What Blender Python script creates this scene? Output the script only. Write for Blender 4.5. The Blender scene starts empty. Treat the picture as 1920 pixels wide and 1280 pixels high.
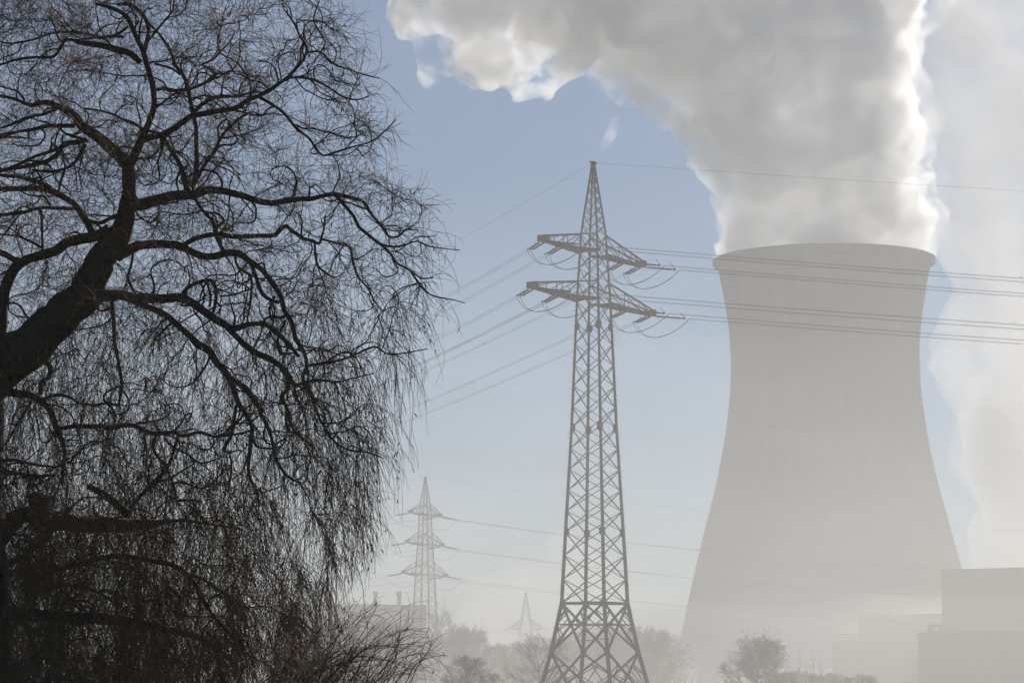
import bpy, bmesh, math, random
import numpy as np
from mathutils import Vector, Matrix, noise

SC = bpy.context.scene
COL = SC.collection
R = math.radians

# ------------------------------------------------------------------ camera
EYE = 1.7
FPX = 5333.0                      # focal length in photo pixels (1920 wide)
PITCH = math.atan(652.0 / FPX)
cam_d = bpy.data.cameras.new("camera")
cam = bpy.data.objects.new("camera", cam_d)
COL.objects.link(cam)
cam_d.sensor_width = 36.0
cam_d.lens = FPX / 1920.0 * 36.0
cam_d.clip_start = 0.5
cam_d.clip_end = 9000.0
cam.location = (0, 0, EYE)
cam.rotation_euler = (math.pi / 2 + PITCH, 0, 0)
SC.camera = cam

# ------------------------------------------------------------------ sky, sun, exposure
SUN_EL, SUN_AZ = R(24.0), R(19.0)
world = bpy.data.worlds.new("World")
SC.world = world
world.use_nodes = True
wt = world.node_tree
sky = wt.nodes.new('ShaderNodeTexSky')
sky.sky_type = 'NISHITA'
sky.sun_disc = False
sky.sun_elevation = SUN_EL
sky.sun_rotation = SUN_AZ
sky.altitude = 900
sky.air_density = 1.0
sky.dust_density = 0.1
sky.ozone_density = 6.0
wt.links.new(sky.outputs[0], wt.nodes['Background'].inputs[0])
wt.nodes['Background'].inputs[1].default_value = 0.044
sun_d = bpy.data.lights.new("sun", 'SUN')
sun_d.energy = 4.2
sun_d.angle = R(0.5)
sun_d.color = (1.0, 0.93, 0.84)
sun = bpy.data.objects.new("sun", sun_d)
COL.objects.link(sun)
sdir = Vector((math.sin(SUN_AZ) * math.cos(SUN_EL), math.cos(SUN_AZ) * math.cos(SUN_EL), math.sin(SUN_EL)))
sun.rotation_euler = sdir.to_track_quat('Z', 'Y').to_euler()
vs = SC.view_settings
vs.view_transform = 'Standard'
vs.look = 'None'
vs.exposure = 0.14
vs.gamma = 1.0
vs.use_curve_mapping = False
cy = SC.cycles
cy.max_bounces = 24
cy.diffuse_bounces = 2
cy.glossy_bounces = 2
cy.volume_bounces = 22
cy.transparent_max_bounces = 16
cy.use_denoising = True
cy.use_adaptive_sampling = True
cy.adaptive_threshold = 0.02
cy.volume_max_steps = 256


# ------------------------------------------------------------------ helpers
CP, SP = math.cos(PITCH), math.sin(PITCH)


def at(px, py, Y):
    """World point at photo pixel (px, py) and ground distance Y."""
    x = (px - 960.0) / FPX
    v = (640.0 - py) / FPX
    dy = CP - v * SP
    dz = SP + v * CP
    k = Y / dy
    return Vector((x * k, Y, EYE + dz * k))


def tag(o, label=None, cat=None, group=None, kind=None):
    if label: o['label'] = label
    if cat: o['category'] = cat
    if group: o['group'] = group
    if kind: o['kind'] = kind
    return o


def empty(name, loc=(0, 0, 0), rz=0.0):
    o = bpy.data.objects.new(name, None)
    COL.objects.link(o)
    o.location = loc
    o.rotation_euler = (0, 0, rz)
    o.empty_display_size = 0.5
    return o


def link(name, mesh, mat=None, parent=None, matrix=None):
    o = bpy.data.objects.new(name, mesh)
    COL.objects.link(o)
    if mat is not None and not mesh.materials:
        mesh.materials.append(mat)
    if parent is not None:
        o.parent = parent
    if matrix is not None:
        o.matrix_local = matrix
    return o


def np_mesh(name, verts, faces_flat, loop_total, smooth=False):
    me = bpy.data.meshes.new(name)
    verts = np.asarray(verts, np.float32)
    faces_flat = np.asarray(faces_flat, np.int32)
    loop_total = np.asarray(loop_total, np.int32)
    me.vertices.add(len(verts))
    me.vertices.foreach_set('co', verts.ravel())
    me.loops.add(len(faces_flat))
    me.loops.foreach_set('vertex_index', faces_flat)
    me.polygons.add(len(loop_total))
    starts = np.concatenate([[0], np.cumsum(loop_total)[:-1]]).astype(np.int32)
    me.polygons.foreach_set('loop_start', starts)
    me.polygons.foreach_set('loop_total', loop_total)
    if smooth:
        me.polygons.foreach_set('use_smooth', np.ones(len(loop_total), bool))
    me.update(calc_edges=True)
    me.validate()
    return me


class MB:
    """Collects boxes, bars and tubes; build() links them as one mesh object."""
    def __init__(s):
        s.v, s.f, s.n = [], [], 0

    def add(s, v, f):
        s.v.extend([tuple(p) for p in v])
        s.f.extend([tuple(i + s.n for i in q) for q in f])
        s.n += len(v)

    def box(s, x0, x1, y0, y1, z0, z1):
        v = [(x, y, z) for z in (z0, z1) for y in (y0, y1) for x in (x0, x1)]
        s.add(v, [(0, 2, 3, 1), (4, 5, 7, 6), (0, 1, 5, 4), (2, 6, 7, 3), (0, 4, 6, 2), (1, 3, 7, 5)])

    def tube(s, pts, rad, sides=6, cap=True):
        pts = [Vector(p) for p in pts]
        if not hasattr(rad, '__len__'):
            rad = [rad] * len(pts)
        rings = []
        up = None
        for i, p in enumerate(pts):
            d = (pts[min(i + 1, len(pts) - 1)] - pts[max(i - 1, 0)])
            d = d.normalized() if d.length > 1e-9 else Vector((0, 0, 1))
            if up is None:
                up = Vector((0, 0, 1)) if abs(d.z) < 0.9 else Vector((1, 0, 0))
            a = d.cross(up)
            a = a.normalized() if a.length > 1e-6 else d.orthogonal().normalized()
            b = a.cross(d).normalized()
            up = b
            rings.append([p + (a * math.cos(2 * math.pi * k / sides) + b * math.sin(2 * math.pi * k / sides)) * rad[i] for k in range(sides)])
        v = [q for r in rings for q in r]
        f = []
        for i in range(len(pts) - 1):
            for k in range(sides):
                k2 = (k + 1) % sides
                f.append((i * sides + k, i * sides + k2, (i + 1) * sides + k2, (i + 1) * sides + k))
        if cap:
            f.append(tuple(reversed(range(sides))))
            f.append(tuple((len(pts) - 1) * sides + k for k in range(sides)))
        s.add(v, f)

    def bar(s, a, b, w, h=None):
        h = h or w
        m = bar_matrix(a, b, w, h)
        v = [m @ Vector((x, y, z)) for z in (0, 1) for y in (-.5, .5) for x in (-.5, .5)]
        s.add(v, [(0, 2, 3, 1), (4, 5, 7, 6), (0, 1, 5, 4), (2, 6, 7, 3), (0, 4, 6, 2), (1, 3, 7, 5)])

    def mesh(s, name, smooth=False):
        me = bpy.data.meshes.new(name)
        me.from_pydata(s.v, [], s.f)
        if smooth:
            me.polygons.foreach_set('use_smooth', [True] * len(me.polygons))
        me.update()
        return me

    def build(s, name, mat, parent=None, smooth=False):
        return link(name, s.mesh(name, smooth), mat, parent)


def bar_matrix(a, b, w, h=None):
    a, b = Vector(a), Vector(b)
    d = b - a
    L = d.length
    z = d / L
    up = Vector((0, 0, 1)) if abs(z.z) < 0.95 else Vector((0, 1, 0))
    x = up.cross(z).normalized()
    y = z.cross(x)
    m = Matrix((x * w, y * (h or w), z * L)).transposed().to_4x4()
    m.translation = a
    return m


def bsdf_mat(name, col, rough=0.8, var=0.0, scale=5.0, metal=0.0, spec=0.3, bump=0.0, col2=None):
    m = bpy.data.materials.new(name)
    m.use_nodes = True
    nt = m.node_tree
    b = nt.nodes['Principled BSDF']
    b.inputs['Roughness'].default_value = rough
    b.inputs['Metallic'].default_value = metal
    b.inputs['Specular IOR Level'].default_value = spec
    b.inputs['Base Color'].default_value = (*col, 1)
    if var or col2 or bump:
        tc = nt.nodes.new('ShaderNodeTexCoord')
        no = nt.nodes.new('ShaderNodeTexNoise')
        no.inputs['Scale'].default_value = scale
        no.inputs['Detail'].default_value = 6
        nt.links.new(tc.outputs['Object'], no.inputs['Vector'])
        cr = nt.nodes.new('ShaderNodeValToRGB')
        cr.color_ramp.elements[0].position = 0.3
        cr.color_ramp.elements[1].position = 0.7
        c2 = col2 or tuple(c * (1 + var) for c in col)
        c1 = col if col2 else tuple(c * (1 - var) for c in col)
        cr.color_ramp.elements[0].color = (*c1, 1)
        cr.color_ramp.elements[1].color = (*c2, 1)
        nt.links.new(no.outputs['Fac'], cr.inputs['Fac'])
        nt.links.new(cr.outputs['Color'], b.inputs['Base Color'])
        if bump:
            bp = nt.nodes.new('ShaderNodeBump')
            bp.inputs['Strength'].default_value = bump
            nt.links.new(no.outputs['Fac'], bp.inputs['Height'])
            nt.links.new(bp.outputs['Normal'], b.inputs['Normal'])
    return m


def vol_mat(name, density, col=(1, 1, 1), aniso=0.2):
    m = bpy.data.materials.new(name)
    m.use_nodes = True
    nt = m.node_tree
    for n in list(nt.nodes):
        if n.type != 'OUTPUT_MATERIAL':
            nt.nodes.remove(n)
    out = [n for n in nt.nodes if n.type == 'OUTPUT_MATERIAL'][0]
    pv = nt.nodes.new('ShaderNodeVolumePrincipled')
    pv.inputs['Color'].default_value = (*col, 1)
    pv.inputs['Density'].default_value = density
    pv.inputs['Anisotropy'].default_value = aniso
    nt.links.new(pv.outputs[0], out.inputs['Volume'])
    return m


def ico(sub):
    bm = bmesh.new()
    bmesh.ops.create_icosphere(bm, subdivisions=sub, radius=1.0)
    v = np.array([p.co for p in bm.verts])
    f = np.array([[q.index for q in p.verts] for p in bm.faces])
    bm.free()
    return v, f


ICO3 = ico(3)


def _remesh(o, voxel, smooth_it):
    md = o.modifiers.new('r', 'REMESH')
    md.mode = 'VOXEL'
    md.voxel_size = voxel
    md.use_smooth_shade = True
    if smooth_it:
        sm = o.modifiers.new('s', 'SMOOTH')
        sm.iterations = smooth_it
        sm.factor = 0.5
    dg = bpy.context.evaluated_depsgraph_get()
    me2 = bpy.data.meshes.new_from_object(o.evaluated_get(dg))
    o.modifiers.clear()
    old = o.data
    o.data = me2
    me2.name = o.name
    bpy.data.meshes.remove(old)
    # keep only the outer shell (drop pockets left between the balls)
    ne = len(me2.edges)
    ed = np.empty(ne * 2, np.int32); me2.edges.foreach_get('vertices', ed); ed = ed.reshape(-1, 2)
    lab = np.arange(len(me2.vertices))
    while True:
        m_ = np.minimum(lab[ed[:, 0]], lab[ed[:, 1]])
        new = lab.copy()
        np.minimum.at(new, ed[:, 0], m_); np.minimum.at(new, ed[:, 1], m_)
        new = new[new]
        if (new == lab).all():
            break
        lab = new
    ids, cnt = np.unique(lab, return_counts=True)
    if len(ids) > 1:
        big = ids[cnt.argmax()]
        bm = bmesh.new(); bm.from_mesh(me2); bm.verts.ensure_lookup_table()
        bmesh.ops.delete(bm, geom=[bm.verts[i] for i in np.nonzero(lab != big)[0]], context='VERTS')
        bm.to_mesh(me2); bm.free()
    return me2


def _bump(me2, bumps, seed):
    nv = len(me2.vertices)
    co = np.empty(nv * 3, np.float32); me2.vertices.foreach_get('co', co); co = co.reshape(-1, 3)
    no = np.empty(nv * 3, np.float32); me2.vertices.foreach_get('normal', no); no = no.reshape(-1, 3)
    off = Vector((seed * 13.7, seed * 7.1, seed * 3.3))
    disp = np.zeros(nv)
    nz = noise.noise
    for (size, amp, kind) in bumps:
        if kind == 'b':
            d = np.array([abs(nz(Vector(q) / size + off)) for q in co.tolist()]) * 2 - 0.5
        else:
            d = np.array([nz(Vector(q) / size + off) for q in co.tolist()])
        disp += d * amp
    return co + no * disp[:, None]


def puff_hull(name, balls, voxel, bumps, seed=0, zmin=None, squash=1.0):
    """One closed billowing hull: union of balls, pushed out by billow noise from coarse to fine."""
    V, F, n = [], [], 0
    for (p, r) in balls:
        v = ICO3[0] * r
        v[:, 2] *= squash
        V.append(v + np.array(p))
        F.append(ICO3[1] + n)
        n += len(v)
    V = np.concatenate(V); F = np.concatenate(F)
    o = bpy.data.objects.new(name, np_mesh(name + '_raw', V, F.ravel(), np.full(len(F), 3)))
    COL.objects.link(o)
    half = (len(bumps) + 1) // 2
    me2 = _remesh(o, voxel * 2, 4)
    co = _bump(me2, bumps[:half], seed)
    me2.vertices.foreach_set('co', co.astype(np.float32).ravel()); me2.update()
    me2 = _remesh(o, voxel, 2)
    co = _bump(me2, bumps[half:], seed + 1) if bumps[half:] else None
    if co is not None:
        me2.vertices.foreach_set('co', co.astype(np.float32).ravel()); me2.update()
        me2 = _remesh(o, voxel, 0)
    if zmin is not None:
        nv = len(me2.vertices)
        co = np.empty(nv * 3, np.float32); me2.vertices.foreach_get('co', co); co = co.reshape(-1, 3)
        co[:, 2] = np.maximum(co[:, 2], zmin)
        me2.vertices.foreach_set('co', co.ravel()); me2.update()
    return o
# ------------------------------------------------------------------ haze
HAZE_TOP = 150.2
HAZE_FAR = 1320.0
m_haze = vol_mat('haze_air', 0.00029, (0.975, 0.98, 0.985), 0.3)
mb = MB()
mb.box(-900, 900, -60, HAZE_FAR, -1.0, HAZE_TOP)
tag(mb.build('haze', m_haze), kind='stuff')

# ------------------------------------------------------------------ ground
m_ground = bsdf_mat('winter_grass', (0.05, 0.06, 0.03), 0.95, scale=0.05, col2=(0.09, 0.085, 0.05))
g = MB()
g.add([(-6000, -600, 0), (6000, -600, 0), (6000, 8000, 0), (-6000, 8000, 0)], [(0, 1, 2, 3)])
tag(g.build('ground', m_ground), kind='structure')

# ------------------------------------------------------------------ cooling tower
TD = 980.0
TX = at(1547, 680, TD).x
m_conc = bsdf_mat('tower_concrete', (0.22, 0.232, 0.238), 0.9, scale=0.02, col2=(0.28, 0.292, 0.295))
_nt = m_conc.node_tree
_b = _nt.nodes['Principled BSDF']
_cr = [n for n in _nt.nodes if n.type == 'VALTORGB'][0]
_tc = [n for n in _nt.nodes if n.type == 'TEX_COORD'][0]
_mp = _nt.nodes.new('ShaderNodeMapping')                 # rain streaks: noise stretched down the shell
_mp.inputs['Scale'].default_value = (1, 1, .035)
_n2 = _nt.nodes.new('ShaderNodeTexNoise')
_n2.inputs['Scale'].default_value = .35
_n2.inputs['Detail'].default_value = 5
_wv = _nt.nodes.new('ShaderNodeTexWave')                 # casting lifts
_wv.bands_direction = 'Z'
_wv.inputs['Scale'].default_value = .21
_wv.inputs['Distortion'].default_value = .15
_nt.links.new(_tc.outputs['Object'], _mp.inputs['Vector'])
_nt.links.new(_mp.outputs['Vector'], _n2.inputs['Vector'])
_nt.links.new(_tc.outputs['Object'], _wv.inputs['Vector'])
_prev = _cr.outputs['Color']
for _src, _fac, _lo in ((_n2.outputs['Fac'], .30, .35), (_wv.outputs['Fac'], .14, .0)):
    _mx = _nt.nodes.new('ShaderNodeMix')
    _mx.data_type = 'RGBA'
    _mx.blend_type = 'MULTIPLY'
    _mx.inputs[0].default_value = _fac
    _mr = _nt.nodes.new('ShaderNodeMapRange')
    _mr.inputs['From Min'].default_value = _lo
    _mr.inputs['From Max'].default_value = _lo + .35
    _mr.inputs['To Min'].default_value = .35
    _nt.links.new(_src, _mr.inputs['Value'])
    _nt.links.new(_prev, _mx.inputs[6])
    _nt.links.new(_mr.outputs['Result'], _mx.inputs[7])
    _prev = _mx.outputs[2]
_nt.links.new(_prev, _b.inputs['Base Color'])
prof = [(1292, 300), (1210, 278), (1150, 266), (1060, 246), (980, 225.5), (900, 205), (820, 189), (740, 179), (680, 176.5), (620, 179), (560, 188), (510, 198), (490, 203)]
prof_z = [(at(1547, y, TD).z, r / FPX * TD * 1.002) for y, r in prof]
prof_z[0] = (9.0, prof_z[0][1] + 1)


def tower_r(z):
    for (z0, r0), (z1, r1) in zip(prof_z, prof_z[1:]):
        if z <= z1:
            return r0 + (r1 - r0) * (z - z0) / (z1 - z0)
    return prof_z[-1][1]


def lathe(mb_, rz, seg=128):
    n = len(rz)
    v = [(r * math.cos(2 * math.pi * k / seg), r * math.sin(2 * math.pi * k / seg), z) for r, z in rz for k in range(seg)]
    f = []
    for i in range(n):
        j = (i + 1) % n
        for k in range(seg):
            k2 = (k + 1) % seg
            f.append((i * seg + k, i * seg + k2, j * seg + k2, j * seg + k))
    mb_.add(v, f)


zs = np.linspace(9, 148.2, 60)
from_r = [tower_r(z) for z in zs]
ker = np.ones(5) / 5
sm_r = np.convolve(np.pad(from_r, 2, mode='edge'), ker, 'valid')
sm_r[0], sm_r[-1] = from_r[0], from_r[-1]
outer = [(r, z) for r, z in zip(sm_r, zs)]
inner = [(r - 0.5, z) for r, z in reversed(outer)]
tower = empty('cooling_tower', (TX, TD, 0))
tag(tower, 'huge grey concrete cooling tower with a narrow waist and steam pouring from its top', 'cooling tower')
mb = MB(); lathe(mb, outer + inner)
mb.build('shell', m_conc, tower, True)
rr = sm_r[-1]
mb = MB(); lathe(mb, [(rr - 0.52, 148.22), (rr + 0.5, 147.6), (rr + 1.6, 148.6), (rr + 1.6, 150.0), (rr - 0.52, 150.0)])
mb.build('rim', m_conc, tower)
STEAM_Z = 150.4

# ------------------------------------------------------------------ steam


def noise_vol(name, dens, scale, lo, hi, col=(0.995, 0.995, 0.995), aniso=0.35, rate=0.6, detail=6, offset=0.0, floor=0.0):
    """Steam whose density breaks up into shreds (object-space noise)."""
    m = vol_mat(name, dens, col, aniso)
    nt = m.node_tree
    pv = [n for n in nt.nodes if n.type == 'PRINCIPLED_VOLUME'][0]
    tc = nt.nodes.new('ShaderNodeTexCoord')
    no = nt.nodes.new('ShaderNodeTexNoise')
    no.inputs['Scale'].default_value = scale
    no.inputs['Detail'].default_value = detail
    no.inputs['Roughness'].default_value = 0.66
    no.inputs['Distortion'].default_value = 0.4
    mp = nt.nodes.new('ShaderNodeMapping')
    mp.inputs['Location'].default_value = (offset, offset * .7, 0)
    nt.links.new(tc.outputs['Object'], mp.inputs['Vector'])
    nt.links.new(mp.outputs['Vector'], no.inputs['Vector'])
    mr = nt.nodes.new('ShaderNodeMapRange')
    mr.inputs['From Min'].default_value = lo
    mr.inputs['From Max'].default_value = hi
    mr.inputs['To Min'].default_value = floor
    mr.inputs['To Max'].default_value = dens
    nt.links.new(no.outputs['Fac'], mr.inputs['Value'])
    nt.links.new(mr.outputs['Result'], pv.inputs['Density'])
    m.cycles.volume_step_rate = rate
    return m


m_steam = noise_vol('steam', 0.17, 0.045, 0.41, 0.62, (0.9995, 0.9995, 0.9995), 0.42, 0.5, 7, floor=.008)
m_fringe = noise_vol('steam_fringe', 0.06, 0.11, 0.49, 0.66, (0.999, 0.999, 0.999), 0.36, 1.0, 5)
m_shred = noise_vol('steam_shreds', 0.24, 0.06, 0.44, 0.66, (0.998, 0.998, 0.998), 0.4)


def ball(px, py, r, dy=0.0, D=TD):
    Y = D + dy
    return (at(px, py, Y), r / FPX * Y)


def cloud(name, balls_, mat, voxel, bumps, seed, label, zmin=None, cat='steam'):
    o_ = puff_hull(name, [ball(*b) for b in balls_], voxel, bumps, seed, zmin)
    o_.data.materials.clear()
    o_.data.materials.append(mat)
    return tag(o_, label, cat, kind='stuff')


PLUME = [  # px, py, radius px, depth offset m
    (1545, 490, 192, 0), (1545, 440, 190, 0), (1548, 380, 185, 0), (1545, 310, 185, 2), (1540, 240, 200, 5), (1520, 160, 210, 8),
    (1490, 90, 225, 10), (1440, 20, 255, 15), (1380, -60, 280, 20),
    (1722, 452, 54, -6), (1728, 415, 46, -4), (1712, 350, 44, 0), (1700, 410, 68, -10), (1690, 330, 58, -8), (1690, 240, 52, -5), (1655, 170, 70, -5), (1640, 90, 60, 0),
    (1390, 430, 48, -14), (1370, 350, 58, -8), (1345, 290, 66, -5), (1325, 220, 72, -5), (1300, 150, 92, 0),
    (1230, 100, 100, 0), (1150, 60, 100, 5), (1070, 10, 115, 5), (1100, -60, 160, 15), (1000, -80, 120, 15), (1250, -80, 200, 20), (1620, -40, 150, 10), (1560, 60, 170, 10),
    (1480, 330, 90, -26), (1580, 250, 95, -28), (1450, 190, 100, -26), (1610, 120, 100, -25), (1390, 90, 110, -25), (1540, 40, 110, -28), (1260, 20, 110, -20),
]
cloud('steam_plume', PLUME, m_steam, 1.0, [(40, 8.0, 'b'), (17, 3.6, 'b'), (8, 2.6, 'b'), (3.9, 1.9, 'b'), (2.0, .9, 'b')], 1,
    'thick white steam plume pouring out of the cooling tower and drifting up left', STEAM_Z)
cloud('steam_fringe', [(x, y + (0 if y < 440 else -10), r + (19 if y < 440 else 9), d) for x, y, r, d in PLUME if not (1300 < x < 1600 and r < 120)], m_fringe, 2.0, [(30, 6.0, 'b'), (12, 4.0, 'b'), (5, 2.0, 'b')], 8,
      'thin ragged fringe of steam drifting off the edges of the plume', STEAM_Z + .3)
cloud('steam_shred', [
    (1050, 20, 110, 5), (960, 0, 130, 8), (870, 10, 105, 5), (800, 35, 65, 0), (840, 85, 62, 0), (900, 120, 62, 0), (970, 140, 55, 0), (1030, 160, 40, 0), (1050, 110, 60, 0), (930, 60, 110, 10), (900, -80, 150, 15)],
    m_shred, 1.3, [(30, 6.0, 'b'), (12, 4.0, 'b'), (5, 2.2, 'b'), (2.4, 1.0, 'b')], 2, 'torn thin upper left end of the steam, with blue sky showing through')
cloud('steam_wisp', [(1152, 232, 16, 0), (1150, 248, 20, 2), (1138, 266, 18, 0), (1127, 276, 11, 0), (1160, 215, 12, 2), (1168, 200, 9, 2)], noise_vol('steam_wisp', 0.07, 0.22, 0.46, 0.68, aniso=.5), 1.0,
      [(7, 2.0, 'b'), (3, 1.0, 'b')], 3, 'tiny loose wisp of steam in the blue sky above the pylon')
m_col = noise_vol('steam_column', 0.05, 0.022, 0.36, 0.60, (0.999, 0.996, 0.992), 0.5, 1.0, 5, floor=.004)
cloud('steam_column', [(x, y, r, dy, 1440.0) for x, y, r, dy in [
    (1890, 1120, 62, 0), (1895, 1050, 66, 0), (1880, 985, 62, 0), (1900, 920, 75, 0), (1860, 870, 62, 0), (1880, 800, 75, 0), (1850, 745, 62, 0), (1800, 690, 48, 0), (1775, 660, 34, 0), (1850, 670, 70, 0), (1890, 610, 75, 0),
    (1960, 1000, 90, 0), (1970, 850, 100, 0), (1960, 700, 100, 0), (1775, 705, 28, 0), (1820, 830, 34, 0)]],
    m_col, 2.0, [(40, 9.0, 'b'), (17, 6.0, 'b'), (8, 3.2, 'b'), (4, 1.4, 'b')], 12, 'warm white ragged column of steam rising behind the tall grey hall', 1.0)
m_back = noise_vol('steam_far', 0.03, 0.016, 0.36, 0.64, (0.982, 0.98, 0.976), 0.25, 1.0, 4, floor=.004)
cloud('steam_bank', [(x, y, r, dy, 1500.0) for x, y, r, dy in [
    (1885, 1110, 75, 0), (1890, 1020, 78, 0), (1900, 930, 100, 0), (1880, 850, 95, 0), (1870, 770, 90, 0), (1835, 690, 82, 0), (1790, 655, 45, 0), (1880, 610, 110, 0),
    (1930, 500, 130, 0), (1820, 450, 85, 10), (1800, 370, 100, 10), (1770, 290, 110, 10), (1770, 180, 120, 20), (1920, 400, 160, 10), (1890, 280, 150, 20), (1850, 170, 150, 15), (1840, 80, 130, 10), (1950, 80, 130, 10), (1740, 90, 110, 10), (1990, 700, 150, 20), (2010, 950, 130, 0), (2050, 400, 180, 10), (2080, 200, 200, 10), (1990, 1100, 90, 0)]],
    m_back, 3.2, [(60, 14.0, 'b'), (24, 7.0, 'b'), (10, 3.0, 'b')], 5, 'pale bank of steam rising behind and right of the cooling tower', 1.0)
m_cum = noise_vol('far_cloud', 0.010, 0.012, 0.36, 0.66, (0.995, 0.985, 0.975), 0.3, 1.0, 4)
cloud('far_cloud', [(x, y, r, dy, 3200.0) for x, y, r, dy in [
    (1052, 1015, 28, 0), (1075, 1050, 45, 0), (1020, 1060, 50, 0), (1115, 1090, 55, 0), (1160, 1130, 45, 0), (1185, 1190, 50, 0), (1080, 1150, 90, 0), (980, 1110, 70, 0), (920, 1150, 80, 0), (1000, 1210, 90, 0), (1120, 1230, 80, 0)]],
    m_cum, 5.0, [(60, 14.0, 'b'), (25, 7.0, 'b'), (11, 3.5, 'b')], 6, 'low pinkish cloud glowing behind the foot of the nearest pylon', 2.0, 'cloud')

# ------------------------------------------------------------------ ground mist
m_layer = vol_mat('valley_mist', 0.00025, (0.98, 0.98, 0.975), 0.35)
m_layer_low = vol_mat('valley_mist_low', 0.00056, (0.99, 0.975, 0.95), 0.35)


def mist_layer(h0, label, x1, y0, y1, seed):
    """A broad closed slab whose top heaves gently and thins out at its edges."""
    nx, ny = 56, 48
    gx, gy = np.linspace(-x1, x1, nx), np.linspace(y0, y1, ny)
    V, F = [], []
    for j in range(ny):
        for i in range(nx):
            e_ = min(1.0, i / 6, (nx - 1 - i) / 6, (j + .3) / 2.5, (ny - 1 - j) / 4)
            h = h0 * (1 + .38 * noise.noise(Vector((gx[i] / 150, gy[j] / 150, seed))) + .2 * noise.noise(Vector((gx[i] / 55, gy[j] / 55, seed + 5))))
            V.append((gx[i], gy[j], max(.6, h * e_ ** .7)))
    for j in range(ny):
        for i in range(nx):
            V.append((gx[i], gy[j], .02 + .005 * seed))
    N_ = nx * ny
    for j in range(ny - 1):
        for i in range(nx - 1):
            a = j * nx + i
            F.append((a, a + 1, a + nx + 1, a + nx))
            F.append((N_ + a, N_ + a + nx, N_ + a + nx + 1, N_ + a + 1))
    for j in range(ny - 1):
        a, b = j * nx, j * nx + nx - 1
        F += [(a, a + nx, N_ + a + nx, N_ + a), (b, N_ + b, N_ + b + nx, b + nx)]
    for i in range(nx - 1):
        a, b = i, (ny - 1) * nx + i
        F += [(a, N_ + a, N_ + a + 1, a + 1), (b, b + 1, N_ + b + 1, N_ + b)]
    me = bpy.data.meshes.new('valley_mist'); me.from_pydata(V, [], F)
    me.polygons.foreach_set('use_smooth', [True] * len(me.polygons))
    me.update()
    tag(link('valley_mist', me, m_layer_low if seed == 1 else m_layer), label, 'mist', kind='stuff')


mist_layer(24, 'low layer of morning mist lying over the whole valley floor', 640, 62, 1255, 1)
mist_layer(55, 'thinner upper layer of morning mist above the valley floor', 660, 66, 1270, 2)
mist_layer(80, 'faint topmost veil of mist over the valley', 680, 72, 1285, 3)

m_mist = vol_mat('ground_mist', 0.0042, (0.98, 0.98, 0.98), 0.3)
for k, (cx_, cy_, rx, ry, rz_, lab) in enumerate([
        (110, 800, 150, 95, 40, 'bank of ground mist hiding the foot of the cooling tower'),
        (-70, 540, 110, 60, 17, 'low ground mist over the trees below the three-armed pylon'),
        (60, 480, 120, 60, 12, 'low ground mist drifting between the nearest pylon and the woods')]):
    bl = []
    rg = random.Random(k)
    for i in range(26):
        a, q = rg.uniform(0, 6.28), rg.random() ** .5 * .8
        r_ = rz_ * rg.uniform(.5, 1.05) * (1.1 - q * .6)
        bl.append(((cx_ + math.cos(a) * q * rx, cy_ + math.sin(a) * q * ry, 0), r_))
    bl += [((cx_ + math.cos(a) * rx * .45, cy_ + math.sin(a) * ry * .4, -rz_ * .2), rz_ * 1.0) for a in (0, 1, 2, 3, 4, 5, 6)]
    o_ = puff_hull('ground_mist', bl, rz_ / 7, [(rz_ * 1.2, rz_ * .3, 'n'), (rz_ * .4, rz_ * .12, 'n')], k, 0.03)
    o_.data.materials.clear(); o_.data.materials.append(m_mist)
    tag(o_, lab, 'mist', kind='stuff')
# ------------------------------------------------------------------ pylons
m_steel = bsdf_mat('weathered_steel', (0.13, 0.13, 0.127), 0.85, 0.15, 2.0, metal=0.0, spec=0.05)
m_wire = bsdf_mat('aluminium_wire', (0.1, 0.1, 0.1), 0.7, spec=0.2)
m_insul = bsdf_mat('brown_insulator', (0.06, 0.05, 0.042), 0.75, spec=0.08)
_ub = MB(); _ub.box(-.5, .5, -.5, .5, 0, 1)
UNIT_BAR = _ub.mesh('lattice_bar'); UNIT_BAR.materials.append(m_steel)


def piece(name, a, b, w, parent, h=None):
    return link(name, UNIT_BAR, None, parent, bar_matrix(a, b, w, h))


def insulator_mesh(L, r):
    mb_ = MB()
    n = 14
    pts, rad = [], []
    for i in range(n):
        z = 0.3 + (L - 0.6) * i / n
        dz = (L - 0.6) / n
        pts += [(0, 0, z), (0, 0, z + dz * .35), (0, 0, z + dz * .45), (0, 0, z + dz * .95)]
        rad += [r * .35, r * .35, r, r * .45]
    mb_.tube([(0, 0, 0), (0, 0, 0.3)] + pts + [(0, 0, L)], [r * .25, r * .25] + rad + [r * .25], 6)
    me = mb_.mesh('insulator_rod')
    me.materials.append(m_insul)
    return me


def dir_matrix(p, d):
    z = Vector(d).normalized()
    x = Vector((0, 0, 1)).cross(z).normalized()
    y = z.cross(x)
    m = Matrix((x, y, z)).transposed().to_4x4()
    m.translation = Vector(p)
    return m


def sag_pts(a, b, S, n=24):
    a, b = Vector(a), Vector(b)
    return [a.lerp(b, i / n) - Vector((0, 0, 4 * S * (i / n) * (1 - i / n))) for i in range(n + 1)]


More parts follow.
